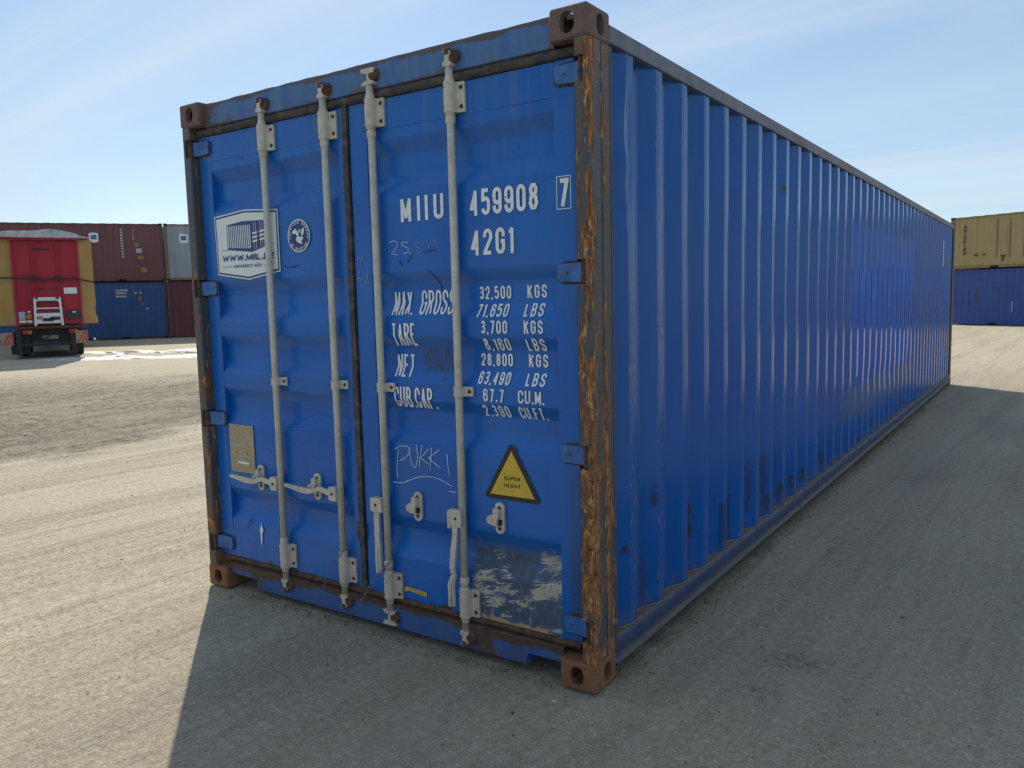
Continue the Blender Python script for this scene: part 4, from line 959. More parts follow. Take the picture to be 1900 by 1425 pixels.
scribble([[(1.498, 1.712), (1.512, 1.722), (1.524, 1.745)], [(1.60, 1.755), (1.632, 1.753), (1.66, 1.758), (1.664, 1.77)], [(1.618, 1.672), (1.64, 1.645), (1.655, 1.61), (1.668, 1.57)], [(1.45, 1.72), (1.47, 1.70)]], 0.0045, MBLK, 'dark scuff marks')
mb = MB()
for i, s_ in enumerate([[(0.320, 0.405), (0.300, 0.375), (0.290, 0.340)], [(0.335, 0.395), (0.325, 0.365)], [(0.70, 1.725), (0.76, 1.722), (0.80, 1.730)]]): add_line(mb, s_, 0.004, mapL, MBLK, lay=0.0001*i)
part('handwriting', mb, DL, 'dark scuff marks')
mb = MB(); add_poly(mb, [(0.400, 0.366), (0.404, 0.372), (0.410, 0.398), (0.413, 0.374), (0.424, 0.362), (0.421, 0.345), (0.413, 0.335), (0.410, 0.290), (0.404, 0.262), (0.400, 0.30), (0.399, 0.335), (0.394, 0.352)][::-1], lambda a, b, l: (a, YF-0.0045-l, b), MWHITE)
part('paint_drip', mb, DL, 'drip of white paint')

# company sticker on the left door
F_ = lambda a, b, lay=0.0: (a, YP-0.0045-lay, b)
mb = MB()
OUT = [(0.165, 2.006), (0.414, 2.027), (0.668, 2.010), (0.668, 1.706), (0.426, 1.672), (0.170, 1.704)]
def shrink(P, k):
    cx_, cy_ = sum(p[0] for p in P)/len(P), sum(p[1] for p in P)/len(P)
    res = []
    n = len(P)
    for i in range(n):
        a, p, b = Vector(P[i-1]), Vector(P[i]), Vector(P[(i+1) % n]); d1 = (p-a).normalized(); d2 = (b-p).normalized()
        n1 = Vector((d1.y, -d1.x)); n2 = Vector((d2.y, -d2.x)); m = (n1+n2).normalized(); res.append(tuple(p+m*(k/max(.3, m.dot(n1)))))
    return res
add_poly(mb, OUT[::-1], F_, MWHITE); add_poly(mb, shrink(OUT, 0.0065)[::-1], F_, MNAVY, 0.0006); add_poly(mb, shrink(OUT, 0.0155)[::-1], F_, MWHITE, 0.0012)
add_poly(mb, [(0.266, 1.957), (0.398, 1.970), (0.600, 1.963), (0.600, 1.842), (0.462, 1.811), (0.266, 1.830)][::-1], F_, MNAVY, 0.0018)
for i in range(13):
    x = 0.276+i*(0.174/12); add_line(mb, [(x, 1.840-0.0008*i), (x, 1.951-0.0002*i)], 0.0066, F_, MWHITE, lay=0.0024)
for x in (0.482, 0.498, 0.532, 0.547, 0.578, 0.590):
    add_line(mb, [(x, 1.822+(x-0.48)*0.2), (x, 1.960)], 0.0022, F_, MWHITE, lay=0.0024)
for x in (0.470, 0.525, 0.572):
    for z in (1.903, 1.883, 1.863): add_line(mb, [(x, z+(x-0.47)*0.12), (x+0.038*(0.7 if x > 0.56 else 1), z+0.005+(x-0.47)*0.12)], 0.0090, F_, MWHITE, lay=0.0030)
add_line(mb, [(0.214, 1.829), (0.268, 1.829)], 0.0026, F_, MNAVY, lay=0.0024); add_line(mb, [(0.60, 1.842), (0.632, 1.842)], 0.0026, F_, MNAVY, lay=0.0024)
add_text(mb, 'WWW.MIIL.EE', 0.216, 0.628, 1.770, 1.802, 0.0074, lambda a, b, l: F_(a, b, 0.0024+l), MNAVY, slant=0.28, gap=0.20, conform=False)
add_text(mb, 'KONTEINERITE MUUK', 0.308, 0.535, 1.7355, 1.7505, 0.0028, lambda a, b, l: F_(a, b, 0.0024+l), MNAVY, gap=0.34, conform=False)
for x in (0.4865, 0.4935, 0.5025, 0.5095): add_line(mb, [(x, 1.7535), (x, 1.7560)], 0.0028, F_, MNAVY, lay=0.0032)
add_line(mb, [(0.214, 1.743), (0.292, 1.743)], 0.0024, F_, MNAVY, lay=0.0024); add_line(mb, [(0.549, 1.743), (0.626, 1.743)], 0.0024, F_, MNAVY, lay=0.0024)
part('company_sticker', mb, DL, 'white hexagonal sticker with a container drawing and web address')

# round classification seal
mb = MB(); sx, sz = 0.813, 1.870
def ring(r0, r1, lay, mat, n=48):
    vs = []; fs = []
    for i in range(n):
        a = 2*math.pi*i/n
        for r_ in (r0, r1): vs.append(F_(sx+r_*math.cos(a), sz+r_*math.sin(a), lay))
    for i in range(n): k = (i+1) % n; fs.append([2*i, 2*k, 2*k+1, 2*i+1])
    mb.add(vs, fs, mat)
add_poly(mb, [(sx+0.079*math.cos(-a*math.pi/24), sz+0.079*math.sin(-a*math.pi/24)) for a in range(48)], F_, MNAVY, 0.0)
ring(0.0735, 0.079, 0.0006, MWHITE)
def arc_text(txt, a0, a1, r_, h, up_=True):
    n = len(txt)
    for i, ch in enumerate(txt):
        if ch == ' ': continue
        a = R(a0+(a1-a0)*i/(n-1)); cx_, cz_ = sx+r_*math.cos(a), sz+r_*math.sin(a)
        e = Vector((math.sin(a), -math.cos(a))) if up_ else Vector((-math.sin(a), math.cos(a)))
        u_ = Vector((math.cos(a), math.sin(a)))*(1 if up_ else -1)
        mp = lambda p, q, l, e=e, u_=u_, cx_=cx_, cz_=cz_: F_(cx_+e.x*p+u_.x*q, cz_+e.y*p+u_.y*q, 0.0008+l)
        wch = 0.0055 if ch not in 'I' else 0.003
        if ch == 'I': add_text(mb, ch, -0.0012, 0.0012, -h/2, h/2, 0.0024, mp, MWHITE, conform=False)
        else: add_text(mb, ch, -wch/1.1, wch/1.1, -h/2, h/2, 0.0024, mp, MWHITE, conform=False)
arc_text('AMERICAN BUREAU', 188, -8, 0.0645, 0.0135, True)
arc_text('OF SHIPPING', 218, 322, 0.0645, 0.0135, False)
add_poly(mb, [(sx-0.045, sz+0.010), (sx-0.043, sz+0.024), (sx-0.020, sz+0.036), (sx-0.006, sz+0.020), (sx+0.002, sz+0.006), (sx-0.004, sz-0.004), (sx-0.014, sz+0.000), (sx-0.024, sz+0.012)][::-1], F_, MWHITE, 0.0010)
add_poly(mb, [(sx+0.004, sz+0.036), (sx+0.002, sz+0.020), (sx+0.010, sz+0.010), (sx+0.014, sz+0.022)], F_, MWHITE, 0.0010)
add_poly(mb, [(sx+0.018, sz+0.010), (sx+0.024, sz+0.032), (sx+0.040, sz+0.036), (sx+0.038, sz+0.014), (sx+0.026, sz-0.004)], F_, MWHITE, 0.0014)
add_poly(mb, [(sx-0.018, sz-0.010), (sx-0.008, sz-0.002), (sx+0.010, sz-0.006), (sx+0.022, sz-0.004), (sx+0.034, sz-0.012), (sx+0.020, sz-0.026), (sx+0.024, sz-0.042), (sx+0.006, sz-0.036), (sx-0.008, sz-0.032), (sx-0.020, sz-0.020)], F_, MWHITE, 0.0018)
part('round_seal', mb, DL, 'small round white and navy seal with an eagle')

# warning triangle
mb = MB()
def rounded_tri(P, r_, n=6):
    res = []
    for i in range(3):
        p, a, b = Vector(P[i]), Vector(P[i-1]), Vector(P[(i+1) % 3]); d1 = (a-p).normalized(); d2 = (b-p).normalized()
        half = d1.angle(d2)/2; c = p+(d1+d2).normalized()*(r_/math.sin(half)); t1 = p+d1*(r_/math.tan(half)); t2 = p+d2*(r_/math.tan(half))
        a1 = math.atan2(t1.y-c.y, t1.x-c.x); a2 = math.atan2(t2.y-c.y, t2.x-c.x)
        da = (a2-a1+math.pi) % (2*math.pi)-math.pi
        res += [(c.x+r_*math.cos(a1+da*k/n), c.y+r_*math.sin(a1+da*k/n)) for k in range(n+1)]
    return res
add_poly(mb, rounded_tri([(2.030, 0.962), (1.882, 0.712), (2.172, 0.712)], 0.014)[::1], F_, MBLK)
add_poly(mb, [(2.0285, 0.920), (1.917, 0.7305), (2.139, 0.7305)], F_, MYEL, 0.0007)
add_text(mb, 'SUPER', 1.990, 2.070, 0.7975, 0.8125, 0.0030, lambda a, b, l: F_(a, b, 0.0014+l), MBLK, gap=0.45, conform=False)
add_text(mb, 'HEAVY', 1.990, 2.070, 0.7670, 0.7820, 0.0030, lambda a, b, l: F_(a, b, 0.0014+l), MBLK, gap=0.45, conform=False)
part('warning_sticker', mb, DR, 'yellow and black triangular SUPER HEAVY sticker')
# small yellow strip
mb = MB(); F2 = lambda a, b, lay=0.0: (a, YF-0.003-lay, b)
add_poly(mb, [(1.412, 0.222), (1.412, 0.208), (1.422, 0.209), (1.434, 0.217), (1.545, 0.207), (1.546, 0.226), (1.424, 0.234)], F2, MYEL)
add_line(mb, [(1.440, 0.2245), (1.530, 0.2175)], 0.0050, F2, m_plain('worn_print', (0.30, 0.20, 0.04), 0.6), lay=0.0006)
part('yellow_strip', mb, DR, 'torn yellow strip sticker')
# approval plate
mb = MB(); mb.box((0.186, 0.0545, 0.652), (0.384, 0.0585, 0.910), MPLATE)
add_line(mb, [(0.246, 0.706), (0.338, 0.704)], 0.011, lambda a, b, l: (a, 0.0538, b), MWHITE)
add_line(mb, [(0.196, 0.800), (0.250, 0.796), (0.290, 0.792)], 0.014, lambda a, b, l: (a, 0.0536, b), m_plain('rubbed_metal', (0.42, 0.38, 0.32), 0.5))
for x in (0.238, 0.329): mb.lathe([(0.0, 0.0528), (0.005, 0.053), (0.005, 0.0546)], x, 0.757, MBOLT, 8, 'y')
part('approval_plate', mb, DL, 'blank tan plate with two rivets and a small white tag')
# white scratches on the side next to the post
mb = MB(); SM = lambda a, b, l=0.0: (2.4290+0.001+l, a, b)
add_text(mb, 'MIIU459908', 0, 0.37, 0, 0.085, 0.0155, lambda p, q, l: (2.4345+l, 10.66+q, 2.245-p), MT, conform=False)
part('lettering', mb, None, 'container number down the far end of the side wall')

# rusty wire seals hanging from the bars
def seal(pts, label):
    mb = MB(); P = [Vector(p) for p in pts]; Q = []
    for i in range(len(P)-1):
        for k in range(6): Q.append(P[i].lerp(P[i+1], k/6))
    Q.append(P[-1]); n = len(Q)
    for ph_ in (0, math.pi):
        mb.tube([(q.x+0.0022*math.cos(i*0.9+ph_), q.y+0.002*math.sin(i*0.9+ph_)-0.001, q.z+0.0022*math.sin(i*0.9+ph_)) for i, q in enumerate(Q)], 0.0016, MWIRE, 5)
    e = Q[-1]; d = (Q[-1]-Q[-4]).normalized(); s_ = Vector((-d.z, 0, d.x))
    mb.tube([e+d*(0.022*(1-math.cos(t)))+s_*(0.008*math.sin(t)) for t in [2*math.pi*i/12 for i in range(13)]], 0.0016, MWIRE, 5)
    c = Vector((0, 0, 0)); c.x, c.z = pts[0][0]-0.018, pts[0][2]-0.006
    mb.tube([(c.x+0.0+0.0205*math.cos(t)+0.008, ROD_Y+0.0205*math.sin(t), pts[0][2]+0.006*math.cos(t)) for t in [2*math.pi*i/16 for i in range(17)]], 0.002, MWIRE, 5)
    o = link('cable_seal', mb.mesh('cable_seal')); tag(o, label, 'seal', 'broken wire seals on the locking bars'); return o
seal([(1.063, 0.008, 0.352), (1.030, 0.000, 0.318), (0.985, -0.004, 0.262), (0.955, 0.004, 0.225), (0.930, 0.012, 0.185)], 'twisted wire seal dangling from the second locking bar, on the left door')
seal([(1.360, 0.008, 0.345), (1.320, -0.002, 0.305), (1.270, -0.006, 0.252), (1.230, 0.002, 0.205), (1.185, 0.006, 0.140)], 'twisted wire seal dangling from the third locking bar, on the right door')

# ------------------------------------------------------------------ containers in the distance
def far_container(label, name_mat, corner, ang, Lc, Hc, z0, at_far, post_mat=None, group=None, letters=None, cast=None):
    """corner = place of the front-side bottom corner at y=0 (or y=L if at_far)"""
    Wc = 2.438; Rm = Matrix.Rotation(ang, 3, 'Z'); off = Rm @ Vector((Wc, Lc if at_far else 0, 0))
    r_ = bpy.data.objects.new('shipping_container', None); COL.objects.link(r_)
    r_.location = (corner[0]-off.x, corner[1]-off.y, z0); r_.rotation_euler = (0, 0, ang); tag(r_, label, 'container', group)
    pm = post_mat or name_mat
    cm = CAST if cast is None else cast
    put_castings(r_, Matrix.Identity(4), Wc, Lc, Hc, cm)
    for sx_ in (0, 1):
        for sy_ in (0, 1):
            mb = MB(); a = 0.004 if not sx_ else Wc-0.124; b = 0.004 if not sy_ else Lc-0.144
            mb.box((a, b, 0.118), (a+0.12, b+0.14, Hc-0.118), pm, 0.01); link('corner_post', mb.mesh('corner_post'), r_)
    for sx_ in (0, 1):
        a, b = (0.004, 0.064) if not sx_ else (Wc-0.064, Wc-0.004)
        mb = MB(); mb.box((a, 0.178, Hc-0.105), (b, Lc-0.178, Hc-0.035), pm); link('top_side_rail', mb.mesh('top_side_rail'), r_)
        mb = MB(); mb.box((a, 0.178, 0.03), (b, Lc-0.178, 0.15), pm)
        if sx_:
            for yy in (1.9, 3.6, Lc-4.0, Lc-2.2): mb.box((b-0.01, yy, 0.025), (b+0.003, yy+0.36, 0.125), MDARK)
        link('bottom_side_rail', mb.mesh('bottom_side_rail'), r_)
        link('side_panel', side_mesh('side_panel', name_mat, Wc, Lc, 0.150, Hc-0.105, Wc-0.010, 0.036, 1 if sx_ else -1, 1, False, 0.144, 0.35), r_)
    for yy in (0.02, Lc-0.06): mb = MB(); mb.box((0.124, yy, 0.03), (Wc-0.124, yy+0.04, Hc-0.04), name_mat); link('end_wall', mb.mesh('end_wall'), r_)
    vs = [(0.03+(Wc-0.06)*i, 0.1+(Lc-0.2)*j/80, Hc-0.03+(0.010 if j % 4 > 1 else 0)) for j in range(81) for i in (0, 1)]
    link('roof', me_from('roof', vs, [[2*j, 2*j+1, 2*j+3, 2*j+2] for j in range(80)], [pm]), r_)
    if letters:
        flat = []
        for l_ in letters: flat += l_ if isinstance(l_, list) else [l_]
        for nm, fn in flat:
            mb = MB(); fn(mb, Wc); link(nm, mb.mesh(nm), r_)
    return r_
FM_MAR = m_far('maroon_paint', (0.155, 0.060, 0.068), (0.185, 0.075, 0.082), 0.15)
FM_BLU = m_far('weathered_blue_paint', (0.030, 0.075, 0.20), (0.045, 0.10, 0.26), 0.30)
FM_GRY = m_far('grey_paint', (0.27, 0.29, 0.31), (0.34, 0.36, 0.38), 0.3)
FM_MR2 = m_far('dark_maroon_paint', (0.12, 0.038, 0.050), (0.15, 0.05, 0.062), 0.3)
FM_YEL = m_far('ochre_paint', (0.34, 0.26, 0.12), (0.39, 0.30, 0.145), 0.2)
FM_BL2 = m_far('mid_blue_paint', (0.032, 0.068, 0.24), (0.045, 0.095, 0.30), 0.5)
FM_BRN = m_far('brown_paint', (0.13, 0.05, 0.035), (0.16, 0.065, 0.045), 0.4)
FM_TAN = m_far('rusty_tan_paint', (0.14, 0.095, 0.062), (0.22, 0.16, 0.11), 0.8)
CASTD = CAST.copy(); CASTD.materials.clear(); CASTD.materials.append(m_plain('dark_casting', (0.045, 0.035, 0.035), 0.8, var=0.4))
FT = m_plain('faded_white_print', (0.40, 0.37, 0.38), 0.6, var=0.4); FY = m_plain('orange_mark', (0.32, 0.16, 0.05), 0.6, var=0.4); FK = m_plain('dark_print', (0.07, 0.055, 0.04), 0.6)
LB = m_plain('far_sticker_blue', (0.06, 0.12, 0.33), 0.5)
def side_map(Wc, y_right, ztop):  # letters laid flat on the wall, p to the right, q up
    return lambda p, q, l=0.0: (Wc-0.003+l, y_right+p, ztop+q)
def far_logo(y, z, s_=1.0):
    def fn(mb, Wc):
        mp = side_map(Wc, y, z)
        add_poly(mb, [(0, 0), (0, .50*s_), (.22*s_, .55*s_), (.52*s_, .50*s_), (.52*s_, 0), (.30*s_, -.07*s_)][::-1], lambda a, b, l: mp(a, b), MWHITE)
        add_poly(mb, [(.10*s_, .14*s_), (.10*s_, .38*s_), (.42*s_, .42*s_), (.42*s_, .12*s_)][::-1], lambda a, b, l: mp(a, b, 0.006), LB)
    return ('sticker', fn)
def vertical_word(txt, y, z, h, wd, st_, mat, step_):
    def fn(mb, Wc):
        for i, ch in enumerate(txt):
            if ch == ' ': continue
            if ch in 'I1': add_text(mb, ch, y+wd/2-st_*0.7, y+wd/2+st_*0.7, z-i*step_-h, z-i*step_, st_, lambda p, q, l: (Wc-0.003, p, q), mat, conform=False)
            else: add_text(mb, ch, y, y+wd, z-i*step_-h, z-i*step_, st_, lambda p, q, l: (Wc-0.003, p, q), mat, conform=False)
    return ('lettering', fn)
def blocks(bl, nm='marking'):
    fs_ = []
    for q in bl:
        def fn(mb, Wc, q=q):
            y, z, a, b, mat = q; add_poly(mb, [(y, z), (y+a, z), (y+a, z+b), (y, z+b)], lambda p, q_, l: (Wc-0.003, p, q_), mat)
        fs_.append((nm, fn))
    return fs_
LA = math.atan2(-0.569, 0.822)
LC = (-33.94, 21.60); HC = 2.896; LL = 12.192
GRP = 'stacked containers across the yard'
far_container('dark blue container on the ground under the maroon one, left background', FM_BLU, LC, LA, LL, HC, 0.0, True, m_far('blue_grey_post', (0.045, 0.05, 0.075), (0.06, 0.06, 0.07), 0.5), GRP,
    [blocks([(LL-2.35, 2.42, .55, .09, FT), (LL-2.35, 2.28, .50, .09, FT), (LL-2.35, 2.12, .48, .09, FT), (LL-1.50, 2.28, .12, .10, FT), (LL-1.25, 2.28, .10, .10, FT), (LL-1.35, 1.95, .16, .18, FY), (LL-1.2, 1.70, .10, .10, FY), (LL-1.0, 1.5, .14, .06, FT)])], CASTD)
far_container('maroon container on top of the stack behind the trailer, small white sticker near its end', FM_MAR, LC, LA, LL, HC, HC+0.01, True, m_far('maroon_post', (0.10, 0.05, 0.045), (0.14, 0.07, 0.06), 0.4), GRP,
    [far_logo(LL-3.35, 1.98, 0.80), blocks([(LL-1.95, 2.52-i*0.135, .11, .095, FT) for i in range(11)]), blocks([(LL-1.40, 2.50-i*0.07, .05, .05, FT) for i in range(7)]),
     blocks([(LL-1.33, 1.72, .20, .20, FY), (LL-1.27, 1.42, .26, .22, FT), (LL-1.22, 1.10, .26, .18, FY), (LL-1.12, 0.45, .30, .24, FY)])], CASTD)
dv = Vector((0.569, 0.822)).normalized(); LC2 = (LC[0]+dv.x*(LL+0.05), LC[1]+dv.y*(LL+0.05))
far_container('dark maroon container at ground level beside the dark blue one', FM_MR2, LC2, LA, LL, HC, 0.0, True, FM_MR2, GRP, None, CASTD)
far_container('pale grey container with rusty end post, on top beside the maroon one', FM_GRY, LC2, LA, LL, HC, HC+0.01, True, FM_TAN, GRP, [far_logo(0.72, 1.95, 0.80)], CASTD)
RA = R(-115); RC = (-0.55, 41.0)
far_container('mid blue container on the ground under the ochre one, right background', FM_BL2, RC, RA, LL, 2.591, -0.15, False, FM_BL2, GRP, [blocks([(2.1, 1.65, .22, .10, FK), (0.9, 0.9, .05, .75, FM_BRN), (1.3, 1.0, .04, .7, FM_BRN), (2.9, .6, .04, .5, FT)])], CASTD)
far_container('faded ochre yellow container with a dark vertical word, top of the right stack', FM_YEL, RC, RA, LL, 2.438, 2.45, False, m_far('ochre_rail', (0.22, 0.15, 0.07), (0.30, 0.20, 0.09), 0.5), GRP,
    [vertical_word('SHIPPING', 0.62, 2.02, 0.145, 0.13, 0.035, FK, 0.172), blocks([(1.15, .58, .16, .10, FK), (1.5, .62, .2, .05, FK)]),
     blocks([(2.15, 0.45, .03, 1.75, FK), (2.72, 0.45, .03, 1.75, FK), (3.3, 0.45, .03, 1.75, FK), (3.85, 0.5, .03, 1.7, FK)]), blocks([(2.4, .30, .10, .26, FK), (2.32, .50, .26, .07, FK)])], CASTD)
dn = Vector((math.sin(RA), -math.cos(RA)))
far_container('brown container mostly hidden behind the ochre one', FM_BRN, (RC[0]-1.2+1.1, RC[1]+3.4), RA, LL, 2.591, 2.45, False, FM_BRN, GRP, None, CASTD)
far_container('brown container on the ground hidden behind the mid blue one', FM_BRN, (RC[0]-1.2+1.1, RC[1]+3.4), RA, LL, 2.591, -0.15, False, FM_BRN, GRP, None, CASTD)

# ------------------------------------------------------------------ trailer
def build_trailer():
    loc = Vector((-23.38, 10.62, 0)); ang = math.atan2(0.895, 0.446)     # local +y runs away from the viewer
    ydir = Vector((-0.9, 0.435, 0)).normalized(); ang = math.atan2(-ydir.x, ydir.y)
    r_ = bpy.data.objects.new('semi_trailer', None); COL.objects.link(r_); r_.location = loc; r_.rotation_euler = (0, 0, ang)
    tag(r_, 'tipping trailer with red rear wall, yellow side flaps and grey roof tarpaulin', 'trailer')
    red = m_far('red_trailer_paint', (0.29, 0.016, 0.032), (0.36, 0.025, 0.042), 0.3); yel = m_far('faded_yellow_tarpaulin', (0.36, 0.20, 0.040), (0.34, 0.25, 0.12), 0.6, 0.7)
    tarp = m_plain('grey_tarpaulin', (0.40, 0.41, 0.44), 0.5, var=0.35, sc_=6, bump=0.3); blk = m_plain('trailer_chassis', (0.022, 0.020, 0.020), 0.7); wht = m_plain('trailer_white', (0.62, 0.63, 0.62), 0.5, var=0.12)
    grn = m_plain('dark_box', (0.02, 0.035, 0.03), 0.6)
    def P(nm, mb, par=None): return link(nm, mb.mesh(nm), par or r_)
    zb, zt = 1.09, 3.80; hw = 0.93
    mb = MB(); mb.box((-1.15, 0.10, zb), (1.15, 11.5, zt-0.05), m_plain('trailer_side', (0.35, 0.24, 0.08), 0.6)); P('body', mb)
    mb = MB(); mb.box((-hw, 0.0, zb+0.02), (hw, 0.09, zt), red, 0.01)
    for x in (-0.42, -0.30, 0.28, 0.40): mb.box((x, -0.030, zb+0.5), (x+0.025, 0.0, zt-0.15), red)
    mb.box((-hw, -0.02, zb+1.50), (hw, 0.0, zb+1.53), red); mb.box((-hw-0.02, -0.03, zb), (-hw+0.05, 0.06, zt), red); mb.box((hw-0.05, -0.03, zb), (hw+0.02, 0.06, zt), red)
    rw = P('rear_wall', mb)
    mb = MB(); add_text(mb, 'DSM 580', -0.36, 0.30, 2.20, 2.29, 0.018, lambda p, q, l: (p, -0.024-l, q), m_plain('faded_dark_print', (0.12, 0.02, 0.02), 0.6), conform=False); P('lettering', mb, rw)
    mb = MB(); mb.box((-0.34, -0.018, 3.50), (0.14, -0.013, 3.55), blk); P('marking', mb, rw)
    # sagging red flap of the top edge
    mb = MB(); vs = []; n = 16
    for i in range(n+1):
        x = -1.45+2.70*i/n; t_ = 1-abs(2*i/n-1); vs += [(x, -0.10, 3.94+0.02*t_), (x, -0.13, 3.82-0.02*t_)]
    mb.add(vs, [[2*i, 2*i+1, 2*i+3, 2*i+2] for i in range(n)], red); P('top_flap', mb)
    # roof tarpaulin, humped
    mb = MB(); vs = []; m = 30
    for j in range(m+1):
        y = -0.16+11.8*j/m
        for i in range(13):
            u_ = i/12; x = -1.62+2.95*u_; hmp = math.sin(math.pi*u_)**0.7
            z = 3.89+0.28*hmp*(0.9+0.25*mnoise.noise(Vector((x*1.3, y*.6, 0))))+0.05*mnoise.noise(Vector((x*4, y*1.4, 3)))
            vs.append((x, y, z))
    fs = [[j*13+i, j*13+i+1, (j+1)*13+i+1, (j+1)*13+i] for j in range(m) for i in range(12)]
    mb.add(vs, fs, tarp, True)
    mb.add([(v[0], v[1], v[2]) for v in vs[:13]]+[(v[0], v[1]+0.01, 3.88) for v in vs[:13]], [[i, i+13, i+14, i+1] for i in range(12)], tarp); P('roof_tarpaulin', mb)
    # yellow side flaps that bulge outwards
    for s_ in (-1, 1):
        mb = MB(); vs = []; nz_, nx_ = 18, 6
        for j in range(nz_+1):
            z = zb+0.0+(3.86-zb)*j/nz_
            for i in range(nx_+1):
                u_ = i/nx_; wo = (0.42 if s_ > 0 else 0.78)+(0.03 if j < 2 else 0)*u_+0.035*mnoise.noise(Vector((j*.5, s_, 0)))+0.02*mnoise.noise(Vector((j*1.7, s_, 4)))
                vs.append((s_*(hw+0.02+wo*u_), 0.02-0.10*math.sin(math.pi*u_)+0.25*u_+0.04*mnoise.noise(Vector((u_*3, z*1.2, s_))), z))
        fs = [[j*(nx_+1)+i, j*(nx_+1)+i+1, (j+1)*(nx_+1)+i+1, (j+1)*(nx_+1)+i] for j in range(nz_) for i in range(nx_)]
        mb.add(vs, fs, yel, True); P('side_flap', mb)
    mb = MB(); mb.bar([(-1.80, -0.05, 2.60), (-1.1, -0.10, 2.60), (-0.6, -0.06, 2.59), (-0.3, -0.08, 2.57), (-0.1, -0.09, 2.51), (0.0, -0.09, 2.53), (0.3, -0.08, 2.57), (0.6, -0.06, 2.57), (0.95, -0.10, 2.54), (1.38, -0.02, 2.44)], 0.05, 0.012, blk)
    mb.bar([(-0.5, -0.10, 2.61), (-0.25, -0.11, 2.58)], 0.11, 0.05, blk); mb.bar([(0.2, -0.10, 2.58), (0.45, -0.11, 2.57)], 0.11, 0.05, blk); mb.bar([(-0.13, -0.09, 2.52), (-0.10, -0.09, 2.42)], 0.05, 0.01, blk); P('strap', mb)
    # white step frame
    mb = MB()
    for s_ in (-1, 1): mb.bar([(s_*0.38-0.03, -0.10, 1.06), (s_*0.35-0.03, -0.10, 1.97)], 0.07, 0.04, wht)
    for z, h in ((1.90, 0.15), (1.62, 0.04), (1.30, 0.33), ): mb.box((-0.40, -0.11, z-h/2), (0.34, -0.07, z+h/2), wht)
    mb.box((-0.37, -0.135, 1.27), (-0.20, -0.112, 1.36), yel); mb.box((-0.20, -0.137, 1.20), (0.10, -0.113, 1.30), blk); mb.box((0.02, -0.137, 1.24), (0.29, -0.114, 1.34), blk)
    mb.box((-0.32, -0.137, 1.82), (0.24, -0.113, 1.86), blk); mb.box((-0.38, -0.137, 1.92), (-0.30, -0.113, 1.97), blk); mb.box((0.20, -0.137, 1.92), (0.30, -0.113, 1.97), blk); P('step_frame', mb)
    mb = MB(); mb.box((0.46, -0.03, 2.08), (0.84, -0.022, 2.28), wht); P('placard', mb)
    mb = MB(); mb.box((0.48, -0.06, 1.27), (0.90, -0.021, 1.54), grn, 0.01); mb.box((0.66, -0.066, 1.46), (0.76, -0.061, 1.50), wht); P('tool_box', mb)
    mb = MB(); mb.box((-0.86, -0.03, 1.26), (-0.68, -0.022, 1.52), m_plain('grey_placard', (0.30, 0.36, 0.42), 0.5)); mb.box((-0.86, -0.03, 1.17), (-0.67, -0.022, 1.24), wht); P('placard', mb)
    mb = MB(); mb.lathe([(0.0, -0.03), (0.09, -0.028), (0.09, -0.021)], -0.57, 1.36, m_plain('orange_disc', (0.55, 0.16, 0.04), 0.5), 16, 'y'); mb.box((-0.64, -0.03, 1.17), (-0.50, -0.022, 1.24), wht); mb.box((-0.61, -0.03, 1.49), (-0.53, -0.022, 1.54), wht); P('placard', mb)
    # chassis
    mb = MB(); mb.box((-1.10, -0.02, 0.96), (1.10, 0.10, 1.05), m_plain('dark_red_beam', (0.10, 0.02, 0.022), 0.7)); mb.box((-0.95, 0.02, 0.40), (0.72, 0.10, 0.50), blk); mb.box((-0.95, 0.3, 0.55), (0.72, 11, 0.95), blk)
    for s_ in (-1.0, 0.56): mb.box((s_, 0.00, 0.12), (s_+0.16, 0.14, 0.94), blk)
    mb.box((-1.15, 0.2, 0.15), (-0.62, 1.6, 0.85), blk); mb.box((0.55, 0.6, 0.20), (0.85, 1.6, 0.80), blk); P('chassis', mb)
    def striped(x0):
        mb = MB(); mb.box((x0, -0.03, 0.45), (x0+0.36, -0.005, 0.86), m_plain('dirty_marker', (0.30, 0.22, 0.16), 0.6))
        rd = m_plain('marker_red', (0.42, 0.05, 0.03), 0.5)
        for k in range(3):
            a = x0+0.02+k*0.13
            q = [(a, 0.46), (a+0.06, 0.46), (min(a+0.30, x0+0.35), 0.84), (min(a+0.22, x0+0.33), 0.84)]; mb.add([(p[0], -0.032, p[1]) for p in q], [[0, 1, 2, 3]], rd)
        P('marker_board', mb)
    striped(0.70); striped(-1.42)
    for x in (-0.80, 0.52):
        mb = MB(); mb.box((x, -0.035, 0.80), (x+0.26, 0.02, 0.92), m_plain('tail_lamp_lens', (0.25, 0.02, 0.015), 0.3)); mb.box((x+0.17, -0.040, 0.81), (x+0.25, -0.034, 0.91), m_plain('indicator_lens', (0.45, 0.14, 0.02), 0.3)); P('tail_lamp', mb)
    mb = MB(); mb.box((-0.26, 0.012, 0.62), (0.20, 0.019, 0.74), m_plain('plate_face', (0.16, 0.15, 0.13), 0.5)); P('number_plate', mb)
    for x in (-0.98, 0.52): mb = MB(); mb.box((x, 1.15, 0.16), (x+0.42, 1.17, 0.62), blk); P('mudflap', mb)
    mb = MB(); mb.tube([(-0.5, 0.0, 0.93), (-0.45, -0.03, 0.72), (-0.25, -0.02, 0.64), (-0.05, 0.0, 0.70), (0.05, 0.02, 0.93)], 0.018, blk, 6); P('hose', mb)
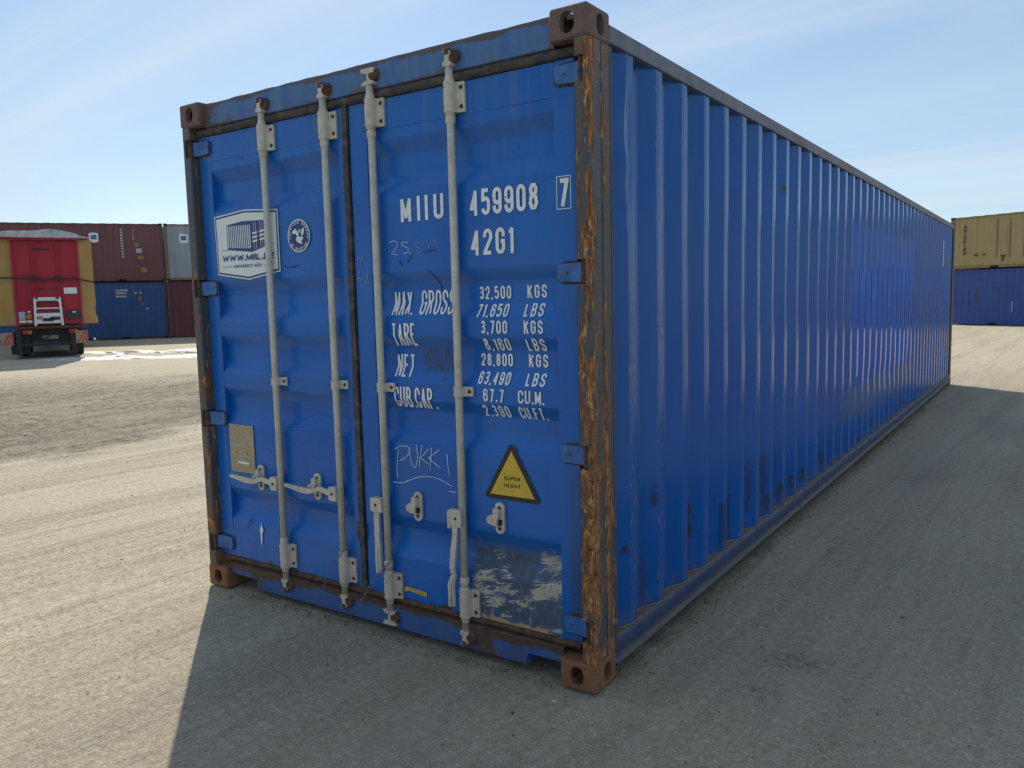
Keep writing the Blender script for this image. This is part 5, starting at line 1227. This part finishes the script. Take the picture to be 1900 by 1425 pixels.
    for x in (-0.98, 0.64):
        for k in range(3):
            mb = MB(); mb.lathe([(0.30, x-0.02 if False else -0.18), (0.50, -0.17), (0.52, 0.0), (0.50, 0.17), (0.30, 0.18)], 0, 0, blk, 24, 'y')
            me = mb.mesh('wheel'); o = link('wheel', me, r_); o.rotation_euler = (0, 0, R(90)); o.location = (x+0.15, 1.9+k*1.3, 0.52)
            hb_ = MB(); hb_.lathe([(0.0, -0.10), (0.28, -0.12), (0.28, 0.12), (0.0, 0.10)], 0, 0, m_plain('wheel_rim', (0.25, 0.25, 0.25), 0.5), 18, 'y'); link('rim', hb_.mesh('rim'), o)
    mb = MB(); mb.lathe([(0.0, -0.04), (0.035, -0.035), (0.04, 0.0)], 1.25, 0.56, wht, 10, 'y'); P('lamp', mb)
build_trailer()

# ------------------------------------------------------------------ snow remnants
def build_snow():
    g = G('old_snow'); n = g.noise(6, 5); mt = g.fin(g.mix(g.step(n, 0.4, 0.7), (0.50, 0.51, 0.54), (0.26, 0.24, 0.21)), 0.6, normal=g.bump(g.noise(12, 4), 0.5, 0.03))
    rnd = random.Random(5); mb = MB()
    def patch(cx_, cy_, a, b, ang, h=0.05, n_=44):
        ca, sa = math.cos(ang), math.sin(ang); sd_ = rnd.uniform(0, 50); vs = [(cx_, cy_, h)]; rings = 4
        for k in range(1, rings+1):
            t_ = k/rings
            for i in range(n_):
                th = 2*math.pi*i/n_; rr = t_*(1+0.75*mnoise.noise(Vector((math.cos(th)*1.6+sd_, math.sin(th)*1.6, t_)))+0.55*mnoise.noise(Vector((math.cos(th)*5+sd_, math.sin(th)*5, 4))))
                p, q = a*rr*math.cos(th), b*rr*math.sin(th); vs.append((cx_+ca*p-sa*q, cy_+sa*p+ca*q, h*(1-t_**2)+(-0.02 if k == rings else 0)))
        fs = [[0, 1+i, 1+(i+1) % n_] for i in range(n_)]
        for k in range(rings-1):
            for i in range(n_): a0 = 1+k*n_+i; a1 = 1+k*n_+(i+1) % n_; fs.append([a0, a0+n_, a1+n_, a1])
        mb.add(vs, fs, mt, True)
    A = math.atan2(0.562, 0.827)
    for (cx_, cy_, a, b) in SNOW: patch(cx_, cy_, a, b, A)
    o = link('snow', mb.mesh('snow')); o['kind'] = 'stuff'; o['label'] = 'thin melting patches of old snow in front of the left stack'; o['category'] = 'snow'
SNOW = [(-20.3, 11.2, 1.9, 0.55), (-18.6, 12.7, 1.9, 0.42), (-21.8, 10.4, 1.1, 0.5), (-22.0, 14.9, 0.9, 0.5), (-20.9, 16.1, 0.7, 0.5), (-20.2, 17.6, 1.6, 1.0), (-18.6, 18.4, 1.5, 0.9), (-20.0, 15.6, 0.8, 0.35), (-24.8, 12.6, 1.0, 0.5), (-23.4, 13.6, 0.5, 0.3), (-22.7, 13.4, 0.35, 0.25), (-17.2, 13.4, 1.2, 0.3), (-21.5, 11.6, 0.5, 0.4), (-19.2, 13.4, 0.5, 0.35), (-21.2, 15.3, 0.4, 0.3), (-19.4, 16.6, 0.5, 0.4), (-22.6, 12.4, 0.3, 0.25), (-21.9, 13.5, 0.3, 0.2), (-20.9, 13.9, 0.35, 0.2)]
build_snow()
